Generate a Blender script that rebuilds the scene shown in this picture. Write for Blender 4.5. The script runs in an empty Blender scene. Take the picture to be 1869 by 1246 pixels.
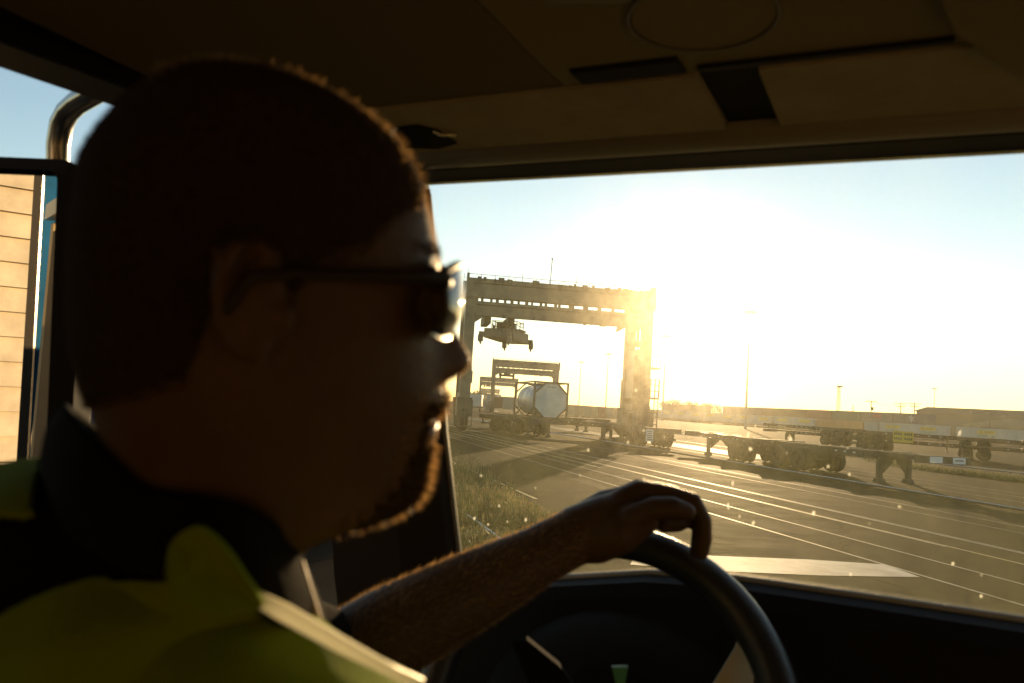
import bpy, bmesh, math, random
from mathutils import Vector, Matrix, noise
random.seed(7)
R = math.radians
scene = bpy.context.scene
# ---------------------------------------------------------------- camera
W0, H0 = 1869.0, 1246.0
FPX = 1454.0
EYE = 2.15
PITCH, ROLL = R(4.46), R(3.7)
fw = Vector((0, math.cos(PITCH), math.sin(PITCH)))
r0 = Vector((1, 0, 0)); u0 = Vector((0, -math.sin(PITCH), math.cos(PITCH)))
rt = r0*math.cos(ROLL) + u0*math.sin(ROLL)
up = u0*math.cos(ROLL) - r0*math.sin(ROLL)
CAM = Vector((0, 0, EYE))
cd = bpy.data.cameras.new("camera"); cam = bpy.data.objects.new("camera", cd)
scene.collection.objects.link(cam)
M = Matrix((rt, up, -fw)).transposed().to_4x4(); M.translation = CAM
cam.matrix_world = M
cd.sensor_width = 36; cd.lens = 36*FPX/W0; cd.clip_start = .02; cd.clip_end = 6000
cd.dof.use_dof = True; cd.dof.focus_distance = 30; cd.dof.aperture_fstop = 7.5
scene.camera = cam

def ray(px, py):
    return fw + rt*((px-W0/2)/FPX) + up*(-(py-H0/2)/FPX)
def at(px, py, d):                       # point at camera-axis depth d
    return CAM + ray(px, py)*d
def hit(px, py, p, n):
    d = ray(px, py); return CAM + d*((p-CAM).dot(n)/d.dot(n))
def G(px, py, z=0.0):
    d = ray(px, py); return CAM + d*((z-EYE)/d.z)
def gd(px, d):                           # ground point in image column px (near horizon) at horizontal depth d
    v = ray(px, 737+(px-934)*.0647); return Vector((v.x/v.y*d, d, 0))
# ---------------------------------------------------------------- light
sd = ray(1312, 572).normalized()
SUN_EL = math.asin(sd.z); SUN_AZ = math.atan2(sd.x, sd.y)
wd = bpy.data.worlds.new("World"); scene.world = wd; wd.use_nodes = True
nt = wd.node_tree; bg = nt.nodes['Background']
sk = nt.nodes.new('ShaderNodeTexSky'); sk.sky_type = 'NISHITA'; sk.sun_disc = False
sk.sun_elevation = SUN_EL; sk.sun_rotation = SUN_AZ; sk.air_density = 1.05; sk.dust_density = 0.05; sk.ozone_density = 1.15
nt.links.new(sk.outputs[0], bg.inputs[0]); bg.inputs[1].default_value = .125
ld = bpy.data.lights.new("sun", 'SUN'); lo = bpy.data.objects.new("sun", ld); scene.collection.objects.link(lo)
ld.energy = 4.2; ld.angle = R(.5); ld.color = (1, .68, .34)
lo.rotation_euler = (-sd).to_track_quat('-Z', 'Y').to_euler()
lo.location = (0, 0, 60)
scene.view_settings.view_transform = 'Standard'; scene.view_settings.look = 'None'
scene.view_settings.exposure = .75; scene.view_settings.gamma = 1
scene.render.engine = 'CYCLES'
scene.cycles.max_bounces = 10; scene.cycles.diffuse_bounces = 4; scene.cycles.glossy_bounces = 4
scene.cycles.transparent_max_bounces = 24; scene.cycles.volume_bounces = 0
scene.cycles.caustics_reflective = False; scene.cycles.caustics_refractive = False
scene.cycles.use_denoising = True
# ---------------------------------------------------------------- materials
MATS = {}
def mat(name, col, rough=.6, metal=0., var=0., vscale=3., bump=0., bscale=40., spec=.5, trans=0., col2=None, detail=6):
    if name in MATS: return MATS[name]
    m = bpy.data.materials.new(name); m.use_nodes = True; t = m.node_tree; b = t.nodes['Principled BSDF']
    b.inputs['Base Color'].default_value = (*col, 1); b.inputs['Roughness'].default_value = rough
    b.inputs['Metallic'].default_value = metal; b.inputs['Specular IOR Level'].default_value = spec
    tc = t.nodes.new('ShaderNodeTexCoord')
    if var or col2:
        n = t.nodes.new('ShaderNodeTexNoise'); n.inputs['Scale'].default_value = vscale; n.inputs['Detail'].default_value = detail
        n.inputs['Roughness'].default_value = .62
        rp = t.nodes.new('ShaderNodeValToRGB'); rp.color_ramp.elements[0].position = .32; rp.color_ramp.elements[1].position = .68
        a = col; c = col2 if col2 else tuple(min(1, x*(1+var)) for x in col)
        if not col2: a = tuple(x*(1-var) for x in col)
        rp.color_ramp.elements[0].color = (*a, 1); rp.color_ramp.elements[1].color = (*c, 1)
        t.links.new(tc.outputs['Object'], n.inputs['Vector']); t.links.new(n.outputs[0], rp.inputs[0])
        t.links.new(rp.outputs[0], b.inputs['Base Color'])
    if bump:
        n2 = t.nodes.new('ShaderNodeTexNoise'); n2.inputs['Scale'].default_value = bscale; n2.inputs['Detail'].default_value = 5
        bp = t.nodes.new('ShaderNodeBump'); bp.inputs['Strength'].default_value = bump; bp.inputs['Distance'].default_value = .01
        t.links.new(tc.outputs['Object'], n2.inputs['Vector']); t.links.new(n2.outputs[0], bp.inputs['Height'])
        t.links.new(bp.outputs[0], b.inputs['Normal'])
    if trans:
        tr = t.nodes.new('ShaderNodeBsdfTranslucent'); mx = t.nodes.new('ShaderNodeMixShader'); mx.inputs[0].default_value = trans
        src = b.inputs['Base Color']
        if src.is_linked: t.links.new(src.links[0].from_socket, tr.inputs[0])
        else: tr.inputs[0].default_value = (*[min(1, x*1.6) for x in col], 1)
        t.links.new(b.outputs[0], mx.inputs[1]); t.links.new(tr.outputs[0], mx.inputs[2])
        t.links.new(mx.outputs[0], t.nodes['Material Output'].inputs[0])
    MATS[name] = m; return m
# ---------------------------------------------------------------- mesh helpers
COL = scene.collection
def new_obj(name, bm, m, parent=None, smooth=False, matrix=None):
    me = bpy.data.meshes.new(name); bmesh.ops.recalc_face_normals(bm, faces=bm.faces)
    if smooth:
        for f in bm.faces: f.smooth = True
    bm.to_mesh(me); bm.free()
    ms = m if isinstance(m, (list, tuple)) else [m]
    for x in ms: me.materials.append(x)
    o = bpy.data.objects.new(name, me); COL.objects.link(o)
    if parent: o.parent = parent
    if matrix is not None: o.matrix_world = matrix
    return o
def empty(name, loc, rz=0.):
    o = bpy.data.objects.new(name, None); COL.objects.link(o); o.location = loc; o.rotation_euler = (0, 0, rz)
    o.empty_display_size = .3; return o
def tag(o, label=None, cat=None, group=None, kind=None):
    if label: o['label'] = label
    if cat: o['category'] = cat
    if group: o['group'] = group
    if kind: o['kind'] = kind
    return o
def B(): return bmesh.new()
def box(bm, lo_, hi_, mtx=None, bev=0.):
    lo_, hi_ = Vector(lo_), Vector(hi_)
    vs = [bm.verts.new((x, y, z)) for x in (lo_.x, hi_.x) for y in (lo_.y, hi_.y) for z in (lo_.z, hi_.z)]
    fs = [(0,1,3,2),(4,6,7,5),(0,4,5,1),(2,3,7,6),(0,2,6,4),(1,5,7,3)]
    faces = [bm.faces.new([vs[i] for i in f]) for f in fs]
    if bev:
        es = list({e for f in faces for e in f.edges})
        r = bmesh.ops.bevel(bm, geom=es, offset=bev, segments=2, affect='EDGES', profile=.6)
        vs = [v for v in vs if v.is_valid] + [v for v in r['verts']]
        vs = list(set(vs))
    if mtx is not None:
        bmesh.ops.transform(bm, matrix=mtx, verts=vs)
    return vs
def tube(bm, pts, rad, seg=10, cap=True):
    pts = [Vector(p) for p in pts]; n = len(pts)
    if not isinstance(rad, (list, tuple)): rad = [rad]*n
    rings = []; prev = None
    for i, p in enumerate(pts):
        t = (pts[min(i+1, n-1)]-pts[max(i-1, 0)])
        if t.length < 1e-9: t = Vector((0, 0, 1))
        t.normalize()
        if prev is None:
            a = t.orthogonal().normalized()
        else:
            a = (prev - t*prev.dot(t))
            a = a.normalized() if a.length > 1e-6 else t.orthogonal().normalized()
        prev = a; b = t.cross(a)
        rr = rad[i]
        rings.append([bm.verts.new(p + (a*math.cos(2*math.pi*k/seg)+b*math.sin(2*math.pi*k/seg))*rr) for k in range(seg)])
    for i in range(n-1):
        for k in range(seg):
            bm.faces.new((rings[i][k], rings[i][(k+1) % seg], rings[i+1][(k+1) % seg], rings[i+1][k]))
    if cap:
        bm.faces.new(rings[0][::-1]); bm.faces.new(rings[-1])
def capsule(bm, pts, rad, seg=14):
    """tube with rounded ends"""
    pts = [Vector(p) for p in pts]
    if not isinstance(rad, (list, tuple)): rad = [rad]*len(pts)
    rad = list(rad)
    d0 = (pts[0]-pts[1]).normalized(); d1 = (pts[-1]-pts[-2]).normalized()
    A, Ar, Z, Zr = [], [], [], []
    for a in (88, 60, 30):
        A.append(pts[0]+d0*rad[0]*math.sin(R(a))); Ar.append(rad[0]*math.cos(R(a)))
        Z.insert(0, pts[-1]+d1*rad[-1]*math.sin(R(a))); Zr.insert(0, rad[-1]*math.cos(R(a)))
    tube(bm, A+pts+Z, Ar+rad+Zr, seg)
def ellipsoid(bm, c, r, axes=None, seg=20):
    r_ = bmesh.ops.create_uvsphere(bm, u_segments=seg, v_segments=seg//2+2, radius=1)
    m = Matrix.Diagonal((*r, 1))
    if axes: m = Matrix(axes).transposed().to_4x4() @ m
    m = Matrix.Translation(c) @ m
    bmesh.ops.transform(bm, matrix=m, verts=r_['verts'])
def cyl(bm, p0, p1, r, seg=16): tube(bm, [p0, p1], r, seg)
def prism(bm, poly, ext):
    """poly: list of Vector (one plane), ext: Vector extrusion"""
    a = [bm.verts.new(p) for p in poly]; b = [bm.verts.new(Vector(p)+ext) for p in poly]
    n = len(a); bm.faces.new(a[::-1]); bm.faces.new(b)
    for i in range(n): bm.faces.new((a[i], a[(i+1) % n], b[(i+1) % n], b[i]))
def torus(bm, c, n, R_, r_, s1=48, s2=12, sq=1.0):
    n = n.normalized(); a = n.orthogonal().normalized(); b = n.cross(a); rings = []
    for i in range(s1):
        t = 2*math.pi*i/s1; e = a*math.cos(t)+b*math.sin(t)
        rings.append([bm.verts.new(c+e*(R_+r_*math.cos(2*math.pi*k/s2))+n*(r_*sq*math.sin(2*math.pi*k/s2))) for k in range(s2)])
    for i in range(s1):
        for k in range(s2):
            bm.faces.new((rings[i][k], rings[(i+1) % s1][k], rings[(i+1) % s1][(k+1) % s2], rings[i][(k+1) % s2]))
def interp(tab, x):
    if x <= tab[0][0]: return tab[0][1]
    for (a, va), (b, vb) in zip(tab, tab[1:]):
        if x <= b: 
            t = (x-a)/(b-a); return va+(vb-va)*t
    return tab[-1][1]
def copy_tree(o, parent=None):
    c = o.copy(); COL.objects.link(c)
    if parent: c.parent = parent
    for ch in list(o.children): copy_tree(ch, c)
    return c
def frame_m(o, x, y, z):
    m = Matrix((x, y, z)).transposed().to_4x4(); m.translation = o; return m
def text_mesh(bm, s, size, mtx):
    cu = bpy.data.curves.new("t", 'FONT'); cu.body = s; cu.size = size; cu.align_x = 'CENTER'; cu.align_y = 'CENTER'; cu.extrude = .004
    o = bpy.data.objects.new("t", cu); me = o.to_mesh(); 
    n0 = len(bm.verts); bm.from_mesh(me); bm.verts.ensure_lookup_table()
    bmesh.ops.transform(bm, matrix=mtx, verts=bm.verts[n0:])
    o.to_mesh_clear(); bpy.data.objects.remove(o); bpy.data.curves.remove(cu)

UAZ = R(-15.5)
U = Vector((math.sin(UAZ), math.cos(UAZ), 0)); V = Vector((math.cos(UAZ), -math.sin(UAZ), 0))
# ================================================================ GROUND
def ground_material():
    m = bpy.data.materials.new("asphalt"); m.use_nodes = True; t = m.node_tree; b = t.nodes['Principled BSDF']
    N = t.nodes.new; L = t.links.new
    tc = N('ShaderNodeTexCoord')
    def noise_(s, d=6, r=.6):
        n = N('ShaderNodeTexNoise'); n.inputs['Scale'].default_value = s; n.inputs['Detail'].default_value = d; n.inputs['Roughness'].default_value = r
        L(tc.outputs['Object'], n.inputs['Vector']); return n.outputs[0]
    big, mid, fine = noise_(.05, 4), noise_(.7, 10, .78), noise_(22, 4, .8)
    rp = N('ShaderNodeValToRGB'); rp.color_ramp.elements[0].position = .38; rp.color_ramp.elements[1].position = .64
    rp.color_ramp.elements[0].color = (.010, .0085, .006, 1); rp.color_ramp.elements[1].color = (.046, .038, .025, 1)
    mx = N('ShaderNodeMath'); mx.operation = 'MULTIPLY_ADD'; mx.inputs[1].default_value = .28
    m2 = N('ShaderNodeMath'); m2.operation = 'MULTIPLY_ADD'; m2.inputs[1].default_value = .42
    m3 = N('ShaderNodeMath'); m3.operation = 'MULTIPLY'; m3.inputs[1].default_value = .3
    L(fine, m3.inputs[0]); L(mid, m2.inputs[0]); L(m3.outputs[0], m2.inputs[2]); L(big, mx.inputs[0]); L(m2.outputs[0], mx.inputs[2])
    L(mx.outputs[0], rp.inputs[0])
    # cracks
    mp = N('ShaderNodeMapping'); mp.inputs['Scale'].default_value = (.22, .13, 1); mp.inputs['Rotation'].default_value = (0, 0, R(20))
    wn = N('ShaderNodeTexNoise'); wn.inputs['Scale'].default_value = 1.2; wn.inputs['Detail'].default_value = 5
    L(tc.outputs['Object'], wn.inputs['Vector'])
    ad = N('ShaderNodeMixRGB'); ad.blend_type = 'ADD'; ad.inputs[0].default_value = .9
    L(tc.outputs['Object'], ad.inputs[1]); L(wn.outputs['Color'], ad.inputs[2]); L(ad.outputs[0], mp.inputs[0])
    vo = N('ShaderNodeTexVoronoi'); vo.feature = 'DISTANCE_TO_EDGE'; vo.inputs['Scale'].default_value = 1
    L(mp.outputs[0], vo.inputs['Vector'])
    cr = N('ShaderNodeMapRange'); cr.inputs[1].default_value = 0; cr.inputs[2].default_value = .016; cr.inputs[3].default_value = .2; cr.inputs[4].default_value = 1
    L(vo.outputs['Distance'], cr.inputs[0])
    mu = N('ShaderNodeMixRGB'); mu.blend_type = 'MULTIPLY'; mu.inputs[0].default_value = 1
    L(rp.outputs[0], mu.inputs[1]); L(cr.outputs[0], mu.inputs[2]); L(mu.outputs[0], b.inputs['Base Color'])
    rr = N('ShaderNodeMapRange'); rr.inputs[1].default_value = .35; rr.inputs[2].default_value = .65; rr.inputs[3].default_value = .78; rr.inputs[4].default_value = .95
    L(mid, rr.inputs[0]); L(rr.outputs[0], b.inputs['Roughness']); b.inputs['Specular IOR Level'].default_value = .008
    bh = N('ShaderNodeMath'); bh.operation = 'ADD'; f2 = noise_(14, 6, .75)
    L(f2, bh.inputs[0]); L(cr.outputs[0], bh.inputs[1])
    bp = N('ShaderNodeBump'); bp.inputs['Strength'].default_value = .4; bp.inputs['Distance'].default_value = .02
    L(bh.outputs[0], bp.inputs['Height']); L(bp.outputs[0], b.inputs['Normal'])
    return m
bm = B(); S = 1500
vs = [bm.verts.new(p) for p in ((-S, -190, 0), (S, -190, 0), (S, S, 0), (-S, S, 0))]; bm.faces.new(vs)
tag(new_obj('ground', bm, ground_material()), kind='structure')
M_WHITE = mat('road_paint_white', (.34, .30, .21), .6, spec=.12, var=.4, vscale=2.2, bump=.2, bscale=30)
M_YELL = mat('road_paint_yellow', (.42, .30, .07), .6, var=.35, vscale=1.5, bump=.2, bscale=30)
M_RAIL = mat('rail_steel', (.45, .43, .40), .28, 1.0, var=.2)
def lane(px, py, m, w=.11, near=-8, far=230, z=.004, name='lane_marking'):
    """a painted stripe along the yard axis through the pixel's ground point"""
    c = G(px, py); bm = B(); n = 24
    for k in range(n):
        a, b_ = near+(far-near)*(k/n)**2, near+(far-near)*((k+1)/n)**2
        q = [c+U*a-V*w/2, c+U*a+V*w/2, c+U*b_+V*w/2, c+U*b_-V*w/2]
        bm.faces.new([bm.verts.new(Vector((p.x, p.y, z))) for p in q])
    bmesh.ops.remove_doubles(bm, verts=bm.verts, dist=.001)
    tag(new_obj(name, bm, m), kind='structure')
lane(900, 876, M_YELL, .10, -4)
lane(1000, 850, M_WHITE, .06, -22)
lane(1100, 863, M_WHITE, .06, -22)
lane(1300, 882.5, M_WHITE, .06, -26)
lane(1325, 860, M_WHITE, .06, -26)
lane(1400, 906, M_WHITE, .06, -20)
lane(1540, 855, M_WHITE, .06, -30); lane(1545, 860.5, M_WHITE, .06, -30)
lane(1100, 786, M_WHITE, .15, -30); lane(1450, 815, M_WHITE, .2, -40)
lane(870, 797, M_YELL, .10, -20)
lane(1380, 878, M_WHITE, .05, -22); lane(1250, 822, M_WHITE, .07, -30); lane(1050, 836, M_WHITE, .06, -20); lane(1700, 990, M_YELL, .06, -14, 40)
bm = B()
pl = [G(1170, 998, .004), G(1300, 1014, .004), G(1480, 1021, .004), G(1615, 1030, .004), G(1680, 1053, .004), G(1500, 1050, .004), G(1290, 1041, .004), G(1150, 1030, .004)]
bm.faces.new([bm.verts.new(p) for p in pl]); tag(new_obj('stop_line', bm, mat('stop_line_paint', (.42, .38, .30), .7, spec=.1, var=.4, vscale=1.6, bump=.3, bscale=25)), kind='structure')
# rough broken strips of asphalt
def patch(pts, m, z=.003):
    bm = B(); bm.faces.new([bm.verts.new(Vector((p.x, p.y, z))) for p in pts]); return tag(new_obj('asphalt_patch', bm, m), kind='structure')
M_PATCH = mat('asphalt_patch', (.016, .014, .011), .8, var=.4, vscale=1.5, spec=.01, bump=.5, bscale=12)
M_PATCH2 = mat('worn_concrete', (.08, .07, .05), .7, spec=.06, var=.35, vscale=.8, bump=.4, bscale=10)
def strip(px, py, a, b_, w, m, wob=.3, name='asphalt_patch', z=.003):
    c = G(px, py); L_, R_ = [], []
    n = 14
    for k in range(n+1):
        t = a+(b_-a)*k/n; q = c+U*t
        L_.append(q-V*(w/2+random.uniform(-wob, wob))); R_.append(q+V*(w/2+random.uniform(-wob, wob)))
    o = patch(L_+R_[::-1], m, z); return o
strip(1560, 900, -18, 20, 2.0, M_PATCH, .5)
strip(1080, 884, -2.5, 3.5, .5, M_PATCH, .16)
strip(1150, 800, -20, 40, 3.0, M_PATCH2, .4, z=.002)
# ================================================================ TRUCK CAB
TAZ = R(27)
Fv = Vector((math.sin(TAZ), math.cos(TAZ), 0)); Lv = Vector((-math.cos(TAZ), math.sin(TAZ), 0)); Zv = Vector((0, 0, 1))
def T(f, l, z): return CAM + Fv*f + Lv*l + Zv*z
WN = (Fv*math.cos(R(10)) + Zv*math.sin(R(10))).normalized(); WP = T(1.0, 0, 0)
def ws(px, py): return hit(px, py, WP, WN)
DL = .80
def door(px, py): return hit(px, py, T(0, DL, 0), Lv)
M_TRIM = mat('cab_black_plastic', (.020, .015, .010), .6, spec=.2, bump=.15, bscale=300)
M_GREY = mat('cab_grey_plastic', (.19, .155, .10), .45, bump=.2, bscale=350)
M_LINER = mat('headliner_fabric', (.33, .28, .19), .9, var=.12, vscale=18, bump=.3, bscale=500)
M_DARK = mat('cab_dark_vinyl', (.010, .008, .006), .7, spec=.12, bump=.15, bscale=200)
M_BLUE = mat('blue_truck_paint', (.045, .16, .24), .3, spec=.5, var=.15, vscale=3)
M_CHROME = mat('chrome_tube', (.62, .58, .52), .22, 1.0, var=.12, vscale=25)
truck = tag(empty('truck', (CAM.x, CAM.y, 0)), 'dark truck cab interior around the driver, seen from the passenger side', 'truck')
def tp(name, bm, m, smooth=False, parent=truck):
    o = new_obj(name, bm, m, None, smooth); o.parent = parent
    o.matrix_parent_inverse = Matrix.Identity(4)
    if parent is truck: o.matrix_parent_inverse = Matrix.Translation(truck.location).inverted()
    return o
e0, e1 = ws(740, 328.7), ws(2600, 222)
ed = (e1-e0); elen = ed.length; ed.normalize()
def hprof(bm, prof, a=0., b_=None):
    """profile of (along F, along Z) extruded along the header from a to b_ (metres from its left end)"""
    b_ = elen if b_ is None else b_
    p0 = [e0+ed*a+Fv*f+Zv*z for f, z in prof]
    prism(bm, p0, ed*(b_-a))
def hcol(px, py):       # where along the header an image point falls, on the underside plane
    p = hit(px, py, e0+Zv*.012, Zv); return (p-e0).dot(ed)
bm = B(); hprof(bm, [(.03, 0), (-.030, .002), (-.030, .07), (.05, .07)], -.15); tp('windshield_header', bm, M_TRIM)
bm = B(); hprof(bm, [(-.0305, .010), (-.036, .003), (-.045, -.001), (-.056, .0), (-.066, .004), (-.073, .011), (-.073, .06), (-.0305, .06)], -.15); tp('header_cover', bm, M_GREY, True)
s0 = hcol(1395, 185)-.045; s1 = hcol(1500, 185)-.045
bm = B(); box(bm, (0, 0, 0), (1, 1, 1))
bmesh.ops.delete(bm, geom=bm.verts, context='VERTS')
a0 = -.1
hprof(bm, [(-.078, .012), (-.215, .016), (-.215, .034), (-.078, .034)], a0, s0-.002); o = tp('sun_visor', bm, M_LINER)
bm = B(); hprof(bm, [(-.078, .012), (-.215, .016), (-.215, .034), (-.078, .034)], s1+.002, elen); tp('sun_visor', bm, M_LINER)
bm = B(); hprof(bm, [(-.074, .022), (-.225, .024), (-.225, .04), (-.074, .04)], s0, s1); tp('visor_strap', bm, M_DARK)
# overhead console behind the visors
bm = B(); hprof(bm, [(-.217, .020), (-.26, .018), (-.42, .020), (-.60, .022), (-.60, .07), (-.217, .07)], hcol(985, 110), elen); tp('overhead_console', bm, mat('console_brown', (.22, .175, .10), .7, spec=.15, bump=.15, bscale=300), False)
bm = B(); hprof(bm, [(-.217, .0205), (-.26, .0185), (-.42, .0205), (-.60, .0225), (-.60, .07), (-.217, .07)], -.1, hcol(985, 110)-.002); tp('console_shaded_end', bm, mat('console_shadow_brown', (.155, .12, .068), .8, spec=.1))  # left end coloured darker to put the ceiling's shade into the console
bm = B(); hprof(bm, [(-.226, .0165), (-.256, .0150), (-.262, .0170), (-.262, .07), (-.226, .07)], hcol(1030, 110), hcol(1248, 110)); tp('overhead_pocket_shade', bm, M_DARK)  # dark strip set proud, standing in for the shade inside a recess
bm = B(); hprof(bm, [(-.226, .0165), (-.236, .0150), (-.236, .03), (-.226, .03)], s1-.05, s1+.16); tp('console_handle', bm, M_DARK)
# roof lining and outer roof
bm = B()
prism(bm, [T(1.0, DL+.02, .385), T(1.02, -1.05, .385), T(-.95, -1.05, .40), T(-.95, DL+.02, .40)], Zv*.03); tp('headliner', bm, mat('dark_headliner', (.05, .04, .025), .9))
bm = B(); prism(bm, [T(1.06, DL+.08, .43), T(1.08, -1.10, .43), T(-1.0, -1.10, .44), T(-1.0, DL+.08, .44)], Zv*.05); tp('roof', bm, M_BLUE)
# a lowered dark ceiling panel above the driver
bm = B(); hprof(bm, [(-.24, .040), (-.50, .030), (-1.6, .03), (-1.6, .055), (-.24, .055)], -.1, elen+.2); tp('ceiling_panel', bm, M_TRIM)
zc = e0+ed*hcol(1312, 92)+Zv*.0165
c = hit(1312, 92, zc, Zv) - Fv*.062
bm = B(); torus(bm, c, Zv, .060, .0016, 48, 10); o = tp('dome_lamp', bm, mat('lamp_trim', (.10, .08, .05), .35), True)
bm = B(); cyl(bm, c+Zv*.0005, c+Zv*.03, .057, 40); tp('lamp_cover', bm, MATS['console_brown'], False, o); bpy.context.view_layer.update()
o.children[0].matrix_parent_inverse = Matrix.Translation(truck.location).inverted() if False else Matrix.Identity(4)
# passenger-side pod at the upper right
bm = B(); q = [hit(x, y, e0+ed*hcol(1800, 110)+Zv*.008, Zv) for x, y in ((1745, 62), (1880, 150), (2100, 170), (2000, -120), (1690, -60))]
prism(bm, q, Zv*.08); tp('overhead_pod', bm, MATS['console_brown'])
bm = B(); q = [hit(x, y, e0+ed*hcol(1050, 20)+Zv*.016, Zv) for x, y in ((990, 0), (1000, 8), (1150, 5), (1165, -10))]; prism(bm, q, Zv*.02); tp('switch_panel', bm, mat('pale_plastic', (.20, .17, .12), .6))
# visor clip at the left
bm = B(); k = [hit(x, y, e0+Zv*.008, Zv) for x, y in ((722, 238), (760, 232), (800, 240), (835, 262), (800, 272), (740, 270))]
prism(bm, k, Zv*.03); vc = tp('visor_clip', bm, M_DARK)
bm = B(); capsule(bm, [hit(x, y, e0+Zv*.006, Zv) for x, y in ((792, 240), (805, 246), (830, 246))], .0022); tp('clip_gleam', bm, M_CHROME, True, vc)  # chrome piece added as the gleam on the clip
# roof rail over the door window
bm = B(); q = [door(x, y) for x, y in ((-1200, -361), (0, 78), (265, 175), (560, 283), (720, 345))]
q += [T((q[-1]-CAM).dot(Fv)+.06, DL, .43), T((q[0]-CAM).dot(Fv), DL, .45)]
prism(bm, q, Lv*.07); tp('roof_rail', bm, M_TRIM)
bm = B(); tube(bm, [door(x, y)-Lv*.012 for x, y in ((-600, -157), (0, 62), (265, 160), (560, 268))], .012, 8); tp('door_seal', bm, M_DARK, True)
# A pillar
bm = B(); rows = []
for y, xr, xl in ((300, 762, 575), (345, 775, 580), (470, 786, 585), (640, 797, 592), (790, 807, 597), (930, 823, 603), (1050, 837, 610), (1165, 850, 624), (1500, 890, 670)):
    a, b_ = ws(xr, y), door(xl, y)
    rows.append([a, a+Fv*.035+Lv*.01, T((b_-CAM).dot(Fv)+.13, DL+.06, a.z-EYE), b_+Lv*.05+Fv*.06, b_, b_*.35+a*.65-Fv*.03, a-Fv*.012+Lv*.008])
vr = [[bm.verts.new(p) for p in r] for r in rows]
for i in range(len(vr)-1):
    for k in range(7): bm.faces.new((vr[i][k], vr[i][(k+1) % 7], vr[i+1][(k+1) % 7], vr[i+1][k]))
bm.faces.new(vr[0]); bm.faces.new(vr[-1][::-1]); tp('windshield_pillar', bm, M_TRIM)
bm = B(); tube(bm, [ws(x+1, y)+WN*.004 for x, y in ((777, 345), (788, 470), (799, 640), (808, 790), (824, 930), (838, 1050), (851, 1165))], .0035, 8); tp('windshield_seal', bm, mat('seal_sunlit_edge', (.16, .14, .11), .35), True)  # seal coloured pale to draw the sunlit edge of the pillar
# dashboard
bot = [(820, 1090), (1000, 1062), (1180, 1052), (1330, 1061), (1600, 1100), (1869, 1141), (2700, 1268)]
bp_ = [ws(*p) for p in bot]
prof = [(.05, .004), (.0, .0), (-.018, -.004), (-.03, -.02), (-.05, -.10), (-.10, -.40), (-.10, -.9), (.08, -.9)]
bm = B(); vr = [[bm.verts.new(p+Fv*f+Zv*z) for f, z in prof] for p in bp_]
for i in range(len(vr)-1):
    for k in range(len(prof)): bm.faces.new((vr[i][k], vr[i][(k+1) % len(prof)], vr[i+1][(k+1) % len(prof)], vr[i+1][k]))
bm.faces.new(vr[0]); bm.faces.new(vr[-1][::-1]); dash = tp('dashboard', bm, M_DARK)
bm = B(); tube(bm, [p+Zv*.003+Fv*.012 for p in bp_], .0045, 8); tp('dashboard_edge', bm, mat('cowl_grey', (.30, .28, .25), .4), True)
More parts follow.
